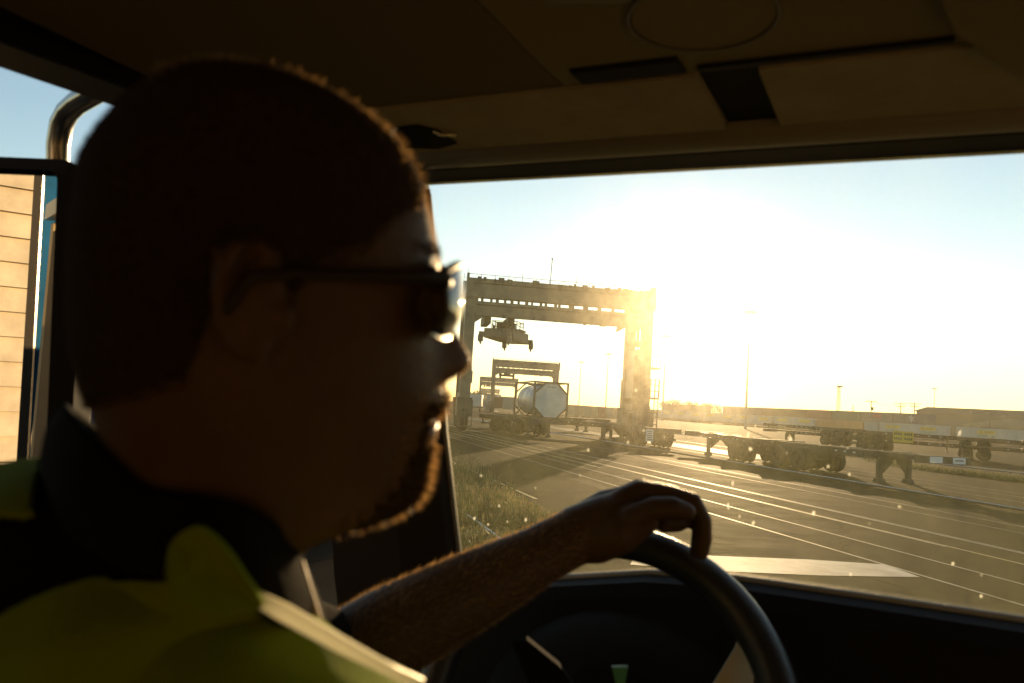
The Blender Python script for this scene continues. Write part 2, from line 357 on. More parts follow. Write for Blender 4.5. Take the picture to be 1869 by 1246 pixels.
# windshield glass with dust
def dusty_glass():
    m = bpy.data.materials.new('dusty_windshield_glass'); m.use_nodes = True; t = m.node_tree; N = t.nodes.new; L = t.links.new
    t.nodes.remove(t.nodes['Principled BSDF']); out = t.nodes['Material Output']
    tr = N('ShaderNodeBsdfTransparent'); tr.inputs[0].default_value = (.985, .985, .97, 1)
    w1 = N('ShaderNodeBsdfRefraction'); w1.inputs['IOR'].default_value = 1.15; w1.inputs['Roughness'].default_value = .75; w1.inputs[0].default_value = (1, .93, .78, 1)
    w2 = N('ShaderNodeBsdfRefraction'); w2.inputs['IOR'].default_value = 1.10; w2.inputs['Roughness'].default_value = .42; w2.inputs[0].default_value = (1, .95, .85, 1)
    tl = N('ShaderNodeBsdfTranslucent'); tcol = N('ShaderNodeMixRGB'); tcol.inputs[1].default_value = (.88, .88, .42, 1); tcol.inputs[2].default_value = (1, 1, .85, 1)
    tc = N('ShaderNodeTexCoord')
    mp = N('ShaderNodeMapping'); mp.inputs['Scale'].default_value = (22, 22, 2.5)
    L(tc.outputs['Object'], mp.inputs[0])
    n1 = N('ShaderNodeTexNoise'); n1.inputs['Scale'].default_value = 1.0; n1.inputs['Detail'].default_value = 5; n1.inputs['Roughness'].default_value = .65; L(mp.outputs[0], n1.inputs[0])
    n2 = N('ShaderNodeTexNoise'); n2.inputs['Scale'].default_value = 5; n2.inputs['Detail'].default_value = 6; n2.inputs['Roughness'].default_value = .6; L(tc.outputs['Object'], n2.inputs[0])
    mr = N('ShaderNodeMapRange'); mr.inputs[1].default_value = .30; mr.inputs[2].default_value = .72; mr.inputs[3].default_value = .15; mr.inputs[4].default_value = 2.0
    ml = N('ShaderNodeMath'); ml.operation = 'ADD'; L(n1.outputs[0], ml.inputs[0]); L(n2.outputs[0], ml.inputs[1])
    n3 = N('ShaderNodeTexNoise'); n3.inputs['Scale'].default_value = 130; n3.inputs['Detail'].default_value = 4; L(tc.outputs['Object'], n3.inputs[0])
    m9 = N('ShaderNodeMath'); m9.operation = 'MULTIPLY_ADD'; m9.inputs[1].default_value = .6; L(n3.outputs[0], m9.inputs[0]); L(ml.outputs[0], m9.inputs[2])
    hf = N('ShaderNodeMath'); hf.operation = 'MULTIPLY'; hf.inputs[1].default_value = .385; L(m9.outputs[0], hf.inputs[0]); L(hf.outputs[0], mr.inputs[0])
    # splats
    d1 = N('ShaderNodeVectorMath'); d1.operation = 'DOT_PRODUCT'; d1.inputs[1].default_value = Lv*1.7+Zv*.35; L(tc.outputs['Object'], d1.inputs[0])
    d2 = N('ShaderNodeVectorMath'); d2.operation = 'DOT_PRODUCT'; d2.inputs[1].default_value = (0, 0, 1); L(tc.outputs['Object'], d2.inputs[0])
    cb = N('ShaderNodeCombineXYZ'); L(d1.outputs['Value'], cb.inputs[0]); L(d2.outputs['Value'], cb.inputs[1])
    nw = N('ShaderNodeTexNoise'); nw.inputs['Scale'].default_value = 45; L(tc.outputs['Object'], nw.inputs[0])
    av = N('ShaderNodeMixRGB'); av.blend_type = 'ADD'; av.inputs[0].default_value = .02; L(cb.outputs[0], av.inputs[1]); L(nw.outputs['Color'], av.inputs[2])
    vo = N('ShaderNodeTexVoronoi'); vo.voronoi_dimensions = '2D'; vo.inputs['Scale'].default_value = 30; vo.inputs['Randomness'].default_value = 1; L(av.outputs[0], vo.inputs['Vector'])
    wn = N('ShaderNodeTexWhiteNoise'); L(vo.outputs['Position'], wn.inputs['Vector'])
    sz = N('ShaderNodeMapRange'); sz.inputs[1].default_value = .70; sz.inputs[2].default_value = 1.0; sz.inputs[3].default_value = 0; sz.inputs[4].default_value = .07; L(wn.outputs['Value'], sz.inputs[0])
    lt = N('ShaderNodeMath'); lt.operation = 'LESS_THAN'; L(vo.outputs['Distance'], lt.inputs[0]); L(sz.outputs[0], lt.inputs[1])
    def scaled(k):
        q = N('ShaderNodeMath'); q.operation = 'MULTIPLY'; q.inputs[1].default_value = k; L(mr.outputs[0], q.inputs[0]); return q.outputs[0]
    a = N('ShaderNodeMixShader'); L(scaled(DUST_W), a.inputs[0]); L(tr.outputs[0], a.inputs[1]); L(w1.outputs[0], a.inputs[2])
    b_ = N('ShaderNodeMixShader'); L(scaled(DUST_N), b_.inputs[0]); L(a.outputs[0], b_.inputs[1]); L(w2.outputs[0], b_.inputs[2])
    c_ = N('ShaderNodeMixShader')
    zm = N('ShaderNodeMapRange'); zm.inputs[1].default_value = EYE+.16; zm.inputs[2].default_value = EYE+.02; L(d2.outputs['Value'], zm.inputs[0])
    lz = N('ShaderNodeMath'); lz.operation = 'MULTIPLY'; L(lt.outputs[0], lz.inputs[0]); L(zm.outputs[0], lz.inputs[1]); lt = lz
    k1 = N('ShaderNodeMath'); k1.operation = 'MULTIPLY_ADD'; k1.inputs[1].default_value = .6; L(lt.outputs[0], k1.inputs[0]); L(scaled(DUST_T), k1.inputs[2])
    L(lz.outputs[0], tcol.inputs[0]); L(tcol.outputs[0], tl.inputs[0]); L(k1.outputs[0], c_.inputs[0]); L(b_.outputs[0], c_.inputs[1]); L(tl.outputs[0], c_.inputs[2])
    L(c_.outputs[0], out.inputs[0]); return m
DUST_W, DUST_N, DUST_T = .009, .0016, .038
bm = B()
top = [(760, 327.5), (1320, 293), (1869, 262), (2600, 222)]
poly = [ws(x, y-6) for x, y in top] + [ws(x, y+8) for x, y in reversed(bot)]
poly += [ws(x-8, y) for x, y in ((838, 1050), (824, 930), (808, 790), (799, 640), (788, 470))]
bm.faces.new([bm.verts.new(p+WN*.012) for p in poly])
tp('windshield', bm, dusty_glass())
# door with its window, back and right walls, floor
bm = B(); box(bm, (-.95, 0, -1.25), (1.05, .06, -.50), None)
DM = frame_m(T(0, DL, 0), Fv, Lv, Zv); bmesh.ops.transform(bm, matrix=DM, verts=bm.verts); dr = tp('door', bm, M_TRIM)
bm = B(); box(bm, (-.95, .062, -1.25), (1.05, .075, -.50), None); bmesh.ops.transform(bm, matrix=DM, verts=bm.verts); tp('door_skin', bm, M_BLUE)
CM = frame_m(T(0, 0, 0), Fv, Lv, Zv)
bm = B(); box(bm, (-1.0, -1.05, -1.25), (-.95, DL+.06, .43)); bmesh.ops.transform(bm, matrix=CM, verts=bm.verts); tp('back_wall', bm, mat('tan_wall_trim', (.36, .27, .15), .8, spec=.1, var=.1))
bm = B(); box(bm, (-.95, DL, -.50), (-.25, DL+.06, .40)); bmesh.ops.transform(bm, matrix=CM, verts=bm.verts); tp('side_panel', bm, M_TRIM)
bm = B(); box(bm, (-.95, -1.05, -1.25), (1.1, -1.0, -.25)); box(bm, (-.95, -1.05, -.25), (.45, -1.0, .40)); box(bm, (.85, -1.05, -.25), (1.1, -1.0, .40)); box(bm, (.45, -1.05, .25), (.85, -1.0, .40))
bmesh.ops.transform(bm, matrix=CM, verts=bm.verts); tp('passenger_door', bm, MATS['tan_wall_trim'])
bm = B(); box(bm, (-.95, -1.0, -1.30), (1.1, DL, -1.25)); bmesh.ops.transform(bm, matrix=CM, verts=bm.verts); tp('cab_floor', bm, M_DARK)
bm = B(); box(bm, (-.25, .04, -.80), (.28, .56, -.66), None, .04); bmesh.ops.transform(bm, matrix=CM, verts=bm.verts); tp('seat', bm, M_DARK)
bm = B(); box(bm, (-.20, .08, -1.25), (.22, .52, -.81), None, .02); bmesh.ops.transform(bm, matrix=CM, verts=bm.verts); tp('seat_pedestal', bm, M_TRIM)
# chassis, wheels below (the truck stands on the ground)
bm = B(); box(bm, (-3.4, -.45, -1.55), (1.1, .45, -1.32)); bmesh.ops.transform(bm, matrix=CM, verts=bm.verts); tp('chassis', bm, M_TRIM)
for f in (.55, -2.6):
    for l in (-.95, .62):
        bm = B(); p = T(f, l, -EYE+.5); torus(bm, p+Lv*.14, Lv, .36, .14, 32, 10); w = tp('wheel', bm, M_DARK, True)
        bm = B(); cyl(bm, p+Lv*.05, p+Lv*.24, .27, 24); tp('rim', bm, M_GREY, False, w)
# steering wheel
TILT = R(24); WC = at(1080, 1322, .875)
SN = (-Fv*math.cos(TILT)+Zv*math.sin(TILT)).normalized(); ST = (Fv*math.sin(TILT)+Zv*math.cos(TILT)).normalized(); SL = SN.cross(ST)
M_RIM = mat('steering_wheel_vinyl', (.022, .023, .025), .36, bump=.12, bscale=250)
bm = B(); torus(bm, WC, SN, .2045, .0205, 72, 14); sw = tp('steering_wheel', bm, M_RIM, True)
bm = B(); cyl(bm, WC-SN*.055, WC-SN*.02, .062, 32); tp('hub', bm, M_DARK, False, sw)
for a in (205, 335, 90+180):
    e = SL*-math.cos(R(a))+ST*math.sin(R(a)); sdv = SN.cross(e)
    bm = B(); m_ = frame_m(WC-SN*.03, e, sdv, SN)
    vs = box(bm, (.04, -.016, -.006), (.205, .016, .004), m_, .003); tp('spoke', bm, M_GREY, False, sw)
bm = B(); tube(bm, [WC-SN*.05, WC-SN*.16-Zv*.05, WC-SN*.22-Zv*.40], [.035, .045, .05], 16); tp('steering_column', bm, M_DARK, True)
bm = B(); ellipsoid(bm, WC-SN*.13-ST*.02, (.20, .175, .09), (SL, ST, SN), 32); cl = tp('instrument_cowl', bm, M_DARK, True)
bm = B(); q = [at(x, y, .80) for x, y in ((1117, 1217), (1146, 1217), (1140, 1252), (1125, 1252))]; prism(bm, q, fw*.004); tp('green_indicator', bm, mat('green_plastic', (.06, .26, .14), .4), False)
bm = B(); q = [at(x, y, z) for x, y, z in ((933, 1172, .80), (962, 1168, .80), (1020, 1215, .79), (1075, 1290, .78), (985, 1290, .78))]; prism(bm, q, fw*.012); tp('turn_signal_lever', bm, mat('lever_grey', (.010, .011, .012), .9, spec=.05), False)
# mirror
dm = ray(55, 585); MP = CAM+dm*1.12
RAZ = R(-160.5); rr_ = Vector((math.sin(RAZ), math.cos(RAZ), .02)).normalized()
MN = (rr_-dm.normalized()).normalized()
def mp_(px, py, k=0.): return hit(px, py, MP+MN*k, MN)
def rounded(pts, r, n=6):
    out = []
    for i, p in enumerate(pts):
        a, c_ = pts[i-1], pts[(i+1) % len(pts)]; p_ = Vector(p); da = (Vector(a)-p_).normalized()*r; dc = (Vector(c_)-p_).normalized()*r
        for k in range(n+1):
            t = k/n; out.append(tuple((p_+da)*(1-t)**2 + p_*2*t*(1-t) + (p_+dc)*t*t))
    return out
outer = rounded([(-420, 268), (152, 292), (128, 884), (-420, 874)], 46)
inner = rounded([(-395, 290), (105, 311), (82, 862), (-395, 852)], 22)
bm = B()
vo_f = [bm.verts.new(mp_(x, y, .004)) for x, y in outer]; vi_f = [bm.verts.new(mp_(x, y, .012)) for x, y in inner]
vi_b = [bm.verts.new(mp_(x, y, -.012)) for x, y in inner]; ctr = sum((v.co for v in vo_f), Vector())/len(vo_f)
vo_b = [bm.verts.new(ctr+(v.co-ctr)*.9-MN*.11) for v in vo_f]; vo_m = [bm.verts.new(ctr+(v.co-ctr)*1.01-MN*.05) for v in vo_f]
n = len(vo_f)
for i in range(n):
    j = (i+1) % n
    for a, b_ in ((vi_b, vi_f), (vi_f, vo_f), (vo_f, vo_m), (vo_m, vo_b)): bm.faces.new((a[i], a[j], b_[j], b_[i]))
bm.faces.new(vo_b); mir = tp('side_mirror', bm, mat('mirror_housing', (.012, .011, .010), .75, spec=.08), False)
bm = B(); bm.faces.new([bm.verts.new(mp_(x, y, -.006)) for x, y in inner])
tp('mirror_glass', bm, mat('mirror_glass', (.93, .93, .93), .01, 1.0), False, mir)
bm = B(); d_ = 1.20
tube(bm, [at(x, y, d) for x, y, d in ((112, 880, 1.22), (105, 330, 1.22), (106, 262, 1.21), (112, 226, 1.2), (124, 203, 1.19), (142, 187, 1.17), (175, 168, 1.14), (330, 75, 1.02))], .0165, 16); tp('mirror_arm', bm, M_CHROME, True)
bm = B(); q = [at(x, y, 1.11) for x, y in ((106, 118), (112, 140), (120, 151), (126, 146), (129, 156), (150, 166), (190, 152), (235, 158), (170, 100))]
prism(bm, q, fw*.05); tp('arm_bracket', bm, M_TRIM)
def reflect(px, py, dist):
    p = mp_(px, py); d = ray(px, py).normalized(); r = d-MN*(2*d.dot(MN)); return p+r*dist
# rear cab corner (blue with chrome strip and dark gasket), seen in the mirror
def refl_panel(pts, m, name, th=.03, dist=2.3):
    c0 = reflect(70, 585, dist); r0_ = (c0-mp_(70, 585)).normalized(); q = []
    for x, y in pts:
        p = mp_(x, y); d = ray(x, y).normalized(); r = d-MN*(2*d.dot(MN)); q.append(p+r*((c0-p).dot(r0_)/r.dot(r0_)))
    bm = B(); prism(bm, q, r0_*th); return tp(name, bm, m)
refl_panel([(62, 280), (80, 280), (44, 890), (24, 890)], M_TRIM, 'cab_gasket', .06)
refl_panel([(78, 280), (81, 280), (47, 890), (43, 890)], M_CHROME, 'chrome_strip', .03, 2.27)
refl_panel([(80, 280), (130, 280), (96, 480), (54, 800), (50, 890), (44, 890)], mat('cab_corner_shaded_blue', (.012, .085, .19), .75, spec=.1, var=.2, vscale=5), 'cab_corner', .05)  # shade of the cab put into this darker blue
refl_panel([(94, 480), (98, 484), (56, 890), (50, 890)], mat('teal_strip', (.12, .38, .40), .3), 'trim_strip', .03, 2.26)
# ================================================================ YARD
M_CRANE = mat('crane_paint', (.16, .13, .085), .55, var=.25, vscale=1.5, bump=.1)
M_CRANE2 = mat('crane_dark_steel', (.06, .055, .045), .6, var=.2)
M_TYRE = mat('tyre_rubber', (.018, .017, .016), .8, bump=.2, bscale=20)
M_STEEL = mat('chassis_steel', (.055, .045, .035), .6, var=.35, vscale=4, bump=.1)
M_RUST = mat('rusty_brown_steel', (.13, .075, .04), .7, var=.3, vscale=3, bump=.15)
M_SIGN = mat('placard_white', (.62, .62, .60), .5)
M_YPL = mat('placard_yellow', (.60, .42, .04), .5, var=.1)
M_INK = mat('sign_ink', (.05, .05, .05), .5)
def part(name, bm, m, root, smooth=False):
    o = new_obj(name, bm, m, None, smooth); o.parent = root; return o
def make_crane(full=True):
    root = empty('gantry_crane', (0, 0, 0)); S2, BY, HT = 7.2, 4.6, 11.3
    for sx in (-1, 1):
        for y in (0, BY):
            bm = B(); x = sx*(S2-.38)
            box(bm, (x-.38, y-.35, 1.95), (x+.38, y+.35, HT-.1))
            box(bm, (x-.47 if sx > 0 else x-.36, y-.42, 1.95), (x+.40, y+.42, 4.7))
            if full: box(bm, (x-sx*.38-.12, y-.2, 3.5), (x-sx*.38+.12, y+.2, 4.4))
            part('leg', bm, M_CRANE, root)
            bm = B(); box(bm, (x-.55, y-.9, 1.05), (x+.55, y+.9, 2.4)); part('bogie', bm, M_CRANE2, root)
            for k in (-.5, .5):
                bm = B(); torus(bm, Vector((x, y+k*1.7, .80)), Vector((1, 0, 0)), .55, .28, 28, 10, 1.1)
                cyl(bm, Vector((x-.2, y+k*1.7, .8)), Vector((x+.2, y+k*1.7, .8)), .45, 16); part('wheel', bm, M_TYRE, root, True)
            if full:
                bm = B()
                for a in (-.5, 0, .5): tube(bm, [(x+a, y-1.95, .35), (x+a, y-1.95, 2.2)], .03, 6)
                for z in (.35, 1.3, 2.2): tube(bm, [(x-.5, y-1.95, z), (x+.5, y-1.95, z)], .03, 6)
                part('wheel_guard', bm, M_CRANE2, root)
        bm = B(); x = sx*(S2-.38); box(bm, (x-.33, .43, 2.0), (x+.33, BY-.43, 2.75)); part('sill_beam', bm, M_CRANE, root)
        bm = B(); box(bm, (x-.3, .36, HT-1.2), (x+.3, BY-.36, HT-.5)); part('end_tie', bm, M_CRANE, root)
    for y in (0, BY):
        gz = .0 if y == 0 else .42
        bm = B(); box(bm, (-S2-.02, y-.45, HT-(1.40 if y == 0 else .80)), (S2+.12, y+.45, HT+gz)); box(bm, (S2-.2, y-.3, HT-.01), (S2+.12, y+.3, HT+.42)); box(bm, (-S2-.02, y-.3, HT-.01), (-S2+.15, y+.3, HT+.38))
        part('girder', bm, M_CRANE, root)
        lo_z, hi_z = (HT-2.75, HT-1.70) if y == 0 else (HT-2.25, HT-1.38)
        bm = B(); box(bm, (-S2+.76, y-.40, lo_z), (S2-.77, y+.40, hi_z))
        for k in range(12):
            x = -S2+1.2+k*1.12; box(bm, (x-.06, y-.2, hi_z), (x+.06+random.random()*.1, y+.2, HT-(1.41 if y == 0 else .81)))
        for sx in (-1, 1): prism(bm, [Vector((sx*(S2-.77), y-.2, lo_z)), Vector((sx*(S2-1.5), y-.2, lo_z)), Vector((sx*(S2-.8 if sx < 0 else S2-1.6), y-.2, lo_z-.5))], Vector((0, .4, 0)))
        part('lower_girder', bm, M_CRANE, root)
        bm = B()
        for k in range(15):
            x = -S2+k*S2/7; tube(bm, [(x, y-.4, HT+gz-.02), (x, y-.4, HT+gz+.32+.3*(k % 4 == 0))], .018, 5)
        tube(bm, [(-S2, y-.4, HT+gz+.30), (S2, y-.4, HT+gz+.30)], .018, 5)
        part('handrail', bm, M_CRANE2, root)
    bm = B(); rg = random.Random(5)
    for k in range(26):
        x = rg.uniform(-S2+.3, S2-.6); w = rg.uniform(.1, .5); box(bm, (x, -.46-rg.uniform(.02, .12), HT-.15-rg.uniform(0, .2)), (x+w, -.44, HT+rg.uniform(.02, .16)))
    for k in range(9):
        x = rg.uniform(-S2+1, S2-1.4); box(bm, (x, -.50, HT-2.75-rg.uniform(.05, .16)), (x+rg.uniform(.1, .3), -.2, HT-2.6))
    tube(bm, [(-S2+.5, -.47, HT-.35), (S2-.5, -.47, HT-.35)], .05, 5); tube(bm, [(-S2+.8, -.43, HT-1.95), (S2-.8, -.43, HT-1.95)], .05, 5)
    part('girder_fittings', bm, M_CRANE2, root)
    tx = -4.2
    for k in (-1.2, .6):
        bm = B(); box(bm, (tx+k-.25, .6, HT-3.2), (tx+k+.25, BY-.6, HT-2.6)); part('trolley_beam', bm, M_CRANE2, root)
    if full:
        # spreader on its hoist ropes
        sp = empty('spreader', (0, 0, 0)); sp.parent = root
        RZ = Matrix.Translation((-3.7, BY/2-.4, 7.4)) @ Matrix.Rotation(R(-24), 4, 'Z')
        def spp(name, f, m=M_CRANE2):
            bm = B(); f(bm); bmesh.ops.transform(bm, matrix=RZ, verts=bm.verts); o = new_obj(name, bm, m); o.parent = sp; return o
        def f(bm):
            for x in (-.45, .45): box(bm, (x-.18, -2.6, -.25), (x+.18, 2.6, .15))
            box(bm, (-1.15, -2.2, -.42), (1.15, 2.0, .30)); box(bm, (-1.25, -.9, .301), (1.3, .7, .42))
        spp('spreader_frame', f)
        for s in (-1, 1):
            def f(bm):
                box(bm, (-1.22, s*3.0-.16, -.42), (1.22, s*3.0+.16, -.05)); box(bm, (-.4, min(s*2.5, s*3.0), -.2), (.4, max(s*2.5, s*3.0), .1))
                for x in (-1.12, 1.12):
                    box(bm, (x-.14, s*3.0-.2, -.78), (x+.14, s*3.0+.2, -.30))
                    tube(bm, [(x, s*3.0, -.75), (x*.95, s*3.05, -1.0)], [.12, .05], 6)
                    tube(bm, [(x*.9, s*2.9, -.15), (x*.35, s*1.0, .2)], .07, 6)
            spp('twistlock_beam', f)
        def f(bm):
            for x in (-1.0, 1.0):
                for y in (-.9, 0, .9): tube(bm, [(x, y, .4), (x, y, 1.0)], .03, 5)
                tube(bm, [(x, -.9, 1.0), (x, .9, 1.0)], .03, 5); tube(bm, [(x, -.9, .7), (x, .9, .7)], .03, 5)
            for y in (-.9, .9): tube(bm, [(-1, y, 1.0), (1, y, 1.0)], .03, 5)
            box(bm, (-.7, -.7, .42), (.5, .6, .95))
            for k in range(5): ellipsoid(bm, Vector((-.8+k*.4, -.95, .5)), (.12, .12, .14), None, 8)
        spp('headblock', f)
        for x, y in ((-4.75, 1.0), (-2.6, 1.0), (-4.75, 3.0), (-2.6, 3.0)):
            bm = B(); tube(bm, [(x, y, 7.9), (x, y, HT-2.9)], .035, 5)
            o = new_obj('hoist_rope', bm, M_CRANE2); o.parent = sp
        # right-hand side equipment
        bm = B(); box(bm, (S2-.72, 1.0, 3.2), (S2-.05, BY-.6, 7.0)); part('equipment_house', bm, mat('house_grey', (.20, .19, .16), .5, var=.1), root)
        bm = B(); ellipsoid(bm, Vector((S2-.45, 2.1, 7.5)), (.38, .38, .3), None, 14); tube(bm, [(S2-.45, 2.1, 7.6), (S2-.45, 2.1, 10)], .12, 8); part('exhaust', bm, M_CRANE2, root)
        bm = B(); tube(bm, [(S2-.75, 2.8, 7.0), (S2-.75, 2.8, HT-1.4)], .06, 6); part('pipe', bm, M_CRANE2, root)
        for z, w in ((5.6, .75), (3.3, .75)):
            bm = B(); box(bm, (S2+.02, -.3, z-.12), (S2+w, .9, z))
            for x in (S2+.1, S2+w/2+.05, S2+w): tube(bm, [(x, -.28, z), (x, -.28, z+1.4)], .025, 5)
            for h in (.5, .95, 1.4): tube(bm, [(S2+.05, -.28, z+h), (S2+w, -.28, z+h)], .025, 5)
            part('platform', bm, M_CRANE2, root)
        bm = B()
        for x in (S2+.45, S2+.75): tube(bm, [(x, -.1, .9), (x, -.1, 4.7)], .035, 5)
        for k in range(9): tube(bm, [(S2+.45, -.1, 1.0+k*.28), (S2+.75, -.1, 1.0+k*.28)], .02, 5)
        part('ladder', bm, M_CRANE2, root)
        bm = B()
        for k in range(5): box(bm, (S2-.9+.1*k, -.75-.05*k, 2.7+.5*k), (S2-.55+.08*k, -.4, 3.0+.55*k))
        for k in range(4): tube(bm, [(S2-1.0, .1+.2*k, 2.2), (S2-.95, .12+.2*k, 5.5+k*.4), (S2-.8, .15+.2*k, 5.8+k*.4)], .045, 6)
        box(bm, (S2-1.1, 1.2, 1.0), (S2+.35, 3.4, 1.9)); box(bm, (S2-.05, 1.3, 1.9), (S2+.35, 3.2, 3.1)); part('machinery', bm, M_CRANE2, root)
        bm = B(); tube(bm, [(-.9, 0, HT), (-.85, 0, HT+2.0)], .028, 5); ellipsoid(bm, Vector((-.85, 0, HT+2.0)), (.07, .07, .07), None, 8); part('antenna', bm, M_CRANE2, root)
        bm = B(); box(bm, (S2-.95, -.7, 1.0), (S2-.02, -.43, 2.6)); part('cabinet', bm, mat('cabinet_red', (.17, .07, .04), .5, var=.2), root)
    else:
        sp = empty('spreader', (0, 0, 0)); sp.parent = root
        bm = B(); box(bm, (-5.4, 1.0, 8.0), (-2.4, 3.4, 8.4)); box(bm, (-4.6, 1.4, 8.4), (-3.2, 3.0, 9.2))
        for x in (-5.4, -2.5): box(bm, (x-.15, 1.0, 7.5), (x+.2, 3.4, 8.7))
        o = new_obj('spreader_frame', bm, M_CRANE2); o.parent = sp
        for x in (-4.6, -3.2):
            bm = B(); tube(bm, [(x, 2.2, 9.0), (x, 2.2, HT-2.3)], .04, 5)
            o = new_obj('hoist_rope', bm, M_CRANE2); o.parent = sp
    return root
CG = 'gantry cranes standing down the container yard'
c = make_crane(True); c.location = ((-3.7+10.7)/2, 60, 0); c.rotation_euler.z = R(7)
tag(c, 'largest and nearest gantry crane, standing over the tank container, spreader hanging from its beam', 'crane', CG)
c2 = make_crane(False); c2.location = gd(956, 172); c2.rotation_euler.z = R(3)
tag(c2, 'middle-sized gantry crane framed inside the nearest crane, rising right behind the tank container', 'crane', CG)
for px, d, lb in ((908, 300, 'small gantry crane farther off, seen left of the tank container'),
                  (892, 560, 'tiniest farthest gantry crane, only its thin outline showing beside the left crane leg')):
    k = copy_tree(c2); k.location = gd(px, d); k.rotation_euler.z = R(2); k['label'] = lb
# ---------------------------------------------------------------- container chassis
def make_chassis(L=12.0, simple=False, color=None, plac=True):
    """x from rear (0) to front (L), deck at 1.25"""
    m = color or M_STEEL
    root = empty('container_chassis', (0, 0, 0))
    bm = B()
    for y in (-.45, .45):
        box(bm, (0, y-.08, .88), (L-2.2, y+.08, 1.20)); box(bm, (L-2.2, y-.08, 1.06), (L, y+.08, 1.20))
    k = .6
    while k < L-.3: box(bm, (k-.05, -.37, 1.0 if k < L-2.3 else 1.08), (k+.05, .37, 1.17)); k += 1.1
    part('frame', bm, m, root)
    bm = B(); box(bm, (-.12, -1.22, .95), (.12, 1.22, 1.24)); box(bm, (-.1, -.9, .5), (0, .9, .62))
    for y in (-.7, .7): box(bm, (-.09, y-.05, .62), (-.01, y+.05, .95))
    part('rear_bolster', bm, m, root)
    bm = B(); box(bm, (L-.12, -1.22, .96), (L+.12, 1.22, 1.24)); part('front_bolster', bm, m, root)
    bm = B(); box(bm, (L*.42, -1.18, 1.0), (L*.42+.2, 1.18, 1.22)); box(bm, (L*.7, -1.18, 1.0), (L*.7+.2, 1.18, 1.22)); part('cross_bolster', bm, m, root)
    for x in (1.25, 2.55):
        for s in (-1, 1):
            bm = B()
            for y in (.72, 1.05): torus(bm, Vector((x, s*y, .52)), Vector((0, 1, 0)), .36, .16, 24, 8, .95)
            cyl(bm, (x, s*.62, .52), (x, s*1.12, .52), .30, 16); part('wheel', bm, M_TYRE, root, True)
        bm = B(); cyl(bm, (x, -.65, .52), (x, .65, .52), .07, 8); box(bm, (x-.45, -.55, .6), (x+.45, -.35, .9)); box(bm, (x-.45, .35, .6), (x+.45, .55, .9)); part('axle', bm, m, root)
    for s in (-1, 1):
        bm = B(); x = L-2.35
        box(bm, (x-.09, s*.72-.09, .16), (x+.09, s*.72+.09, .95)); prism(bm, [Vector((x-.2, s*.72-.16, .002)), Vector((x+.2, s*.72-.16, .002)), Vector((x+.1, s*.72-.16, .16)), Vector((x-.1, s*.72-.16, .16))], Vector((0, .32, 0)))
        prism(bm, [Vector((x, s*.60, .95)), Vector((x, s*.1, .95)), Vector((x, s*.1, .80)), Vector((x, s*.55, .38))], Vector((.06, 0, 0))); part('landing_leg', bm, m, root)
    bm = B()
    for k in range(7):
        x = 3.2+k*(L-5.6)/7
        for y in (-.545, .545): box(bm, (x, y-.012, 1.02), (x+.14, y+.012, 1.09))
    part('reflector_tape', bm, M_SIGN, root)
    return root
def place(o, p, az, label, group, front=True, z=0):
    """front end points along azimuth az"""
    o.location = (p.x, p.y, z); o.rotation_euler = (0, 0, R(90-az)); tag(o, label, 'trailer', group)
YG = 'empty container chassis parked in the yard'
# C: nearest
def frontpt(px, d, L, az):
    p = gd(px, d); a = R(az); return p-Vector((math.sin(a), math.cos(a), 0))*L
cC = make_chassis(9.4)
place(cC, frontpt(1722, 29.8, 9.4, 162), 162, 'nearest empty chassis at right, two landing legs and white panels on its front beam', YG)
bm = B()
for y0, y1 in ((-.75, -.15), (.35, .95)): box(bm, (9.52, y0, .98), (9.535, y1, 1.21))
part('white_panel', bm, mat('panel_white', (.7, .7, .68), .45), cC)
bm = B()
for k in range(9): box(bm, (9.535, .45+k*.045, 1.07), (9.539, .48+k*.045, 1.13))
part('panel_lettering', bm, M_INK, cC)
cB = make_chassis(9.0)
place(cB, gd(1418, 39.0), -8, 'empty chassis behind the nearest one, white placard hanging at its rear wheels', YG)
def placard(root, y, x=-.16, w=.45, h=.62, z=.38):
    bm = B(); box(bm, (x-.02, y-w/2, z), (x, y+w/2, z+h)); s = part('placard', bm, M_SIGN, root)
    bm = B()
    for k, ww in enumerate((.36, .30, .36, .22, .33)): box(bm, (x-.026, y-ww*w, z+h*(.14+.16*k)), (x-.022, y+ww*w, z+h*(.20+.16*k)))
    part('placard_lettering', bm, M_INK, s)
placard(cB, -.75)
cA = make_chassis(10.5)
place(cA, gd(1211, 49.8), -15, 'empty chassis reaching in under the right leg of the nearest crane, white placard on it', YG)
placard(cA, .95, w=.5, h=.75)
# tank container on its chassis
cT = make_chassis(7.4)
place(cT, frontpt(1001, 52.8, 7.4, 168), 168, 'short chassis carrying the tank container, landing legs toward the truck', YG)
tk = empty('tank_container', (0, 0, 0)); TL, TH = 6.06, 2.55
M_TANK = mat('tank_aluminium', (.45, .46, .46), .38, .35, var=.15, vscale=1.2, bump=.05, bscale=3)
M_FR = mat('tank_frame_steel', (.10, .075, .045), .6, var=.2)
bm = B(); n = 32
for i in range(n):
    pass
segs = [(.22, .98), (.35, 1.06), (5.7, 1.06), (5.85, .95)]
tube(bm, [(x, 0, 1.28) for x, r in segs], [r for x, r in segs], 36); part('tank', bm, M_TANK, tk, True)
bm = B()
for x in (1.5, 3.0, 4.5): torus(bm, Vector((x, 0, 1.28)), Vector((1, 0, 0)), 1.062, .03, 40, 6)
part('tank_bands', bm, M_TANK, tk, True)
bm = B()
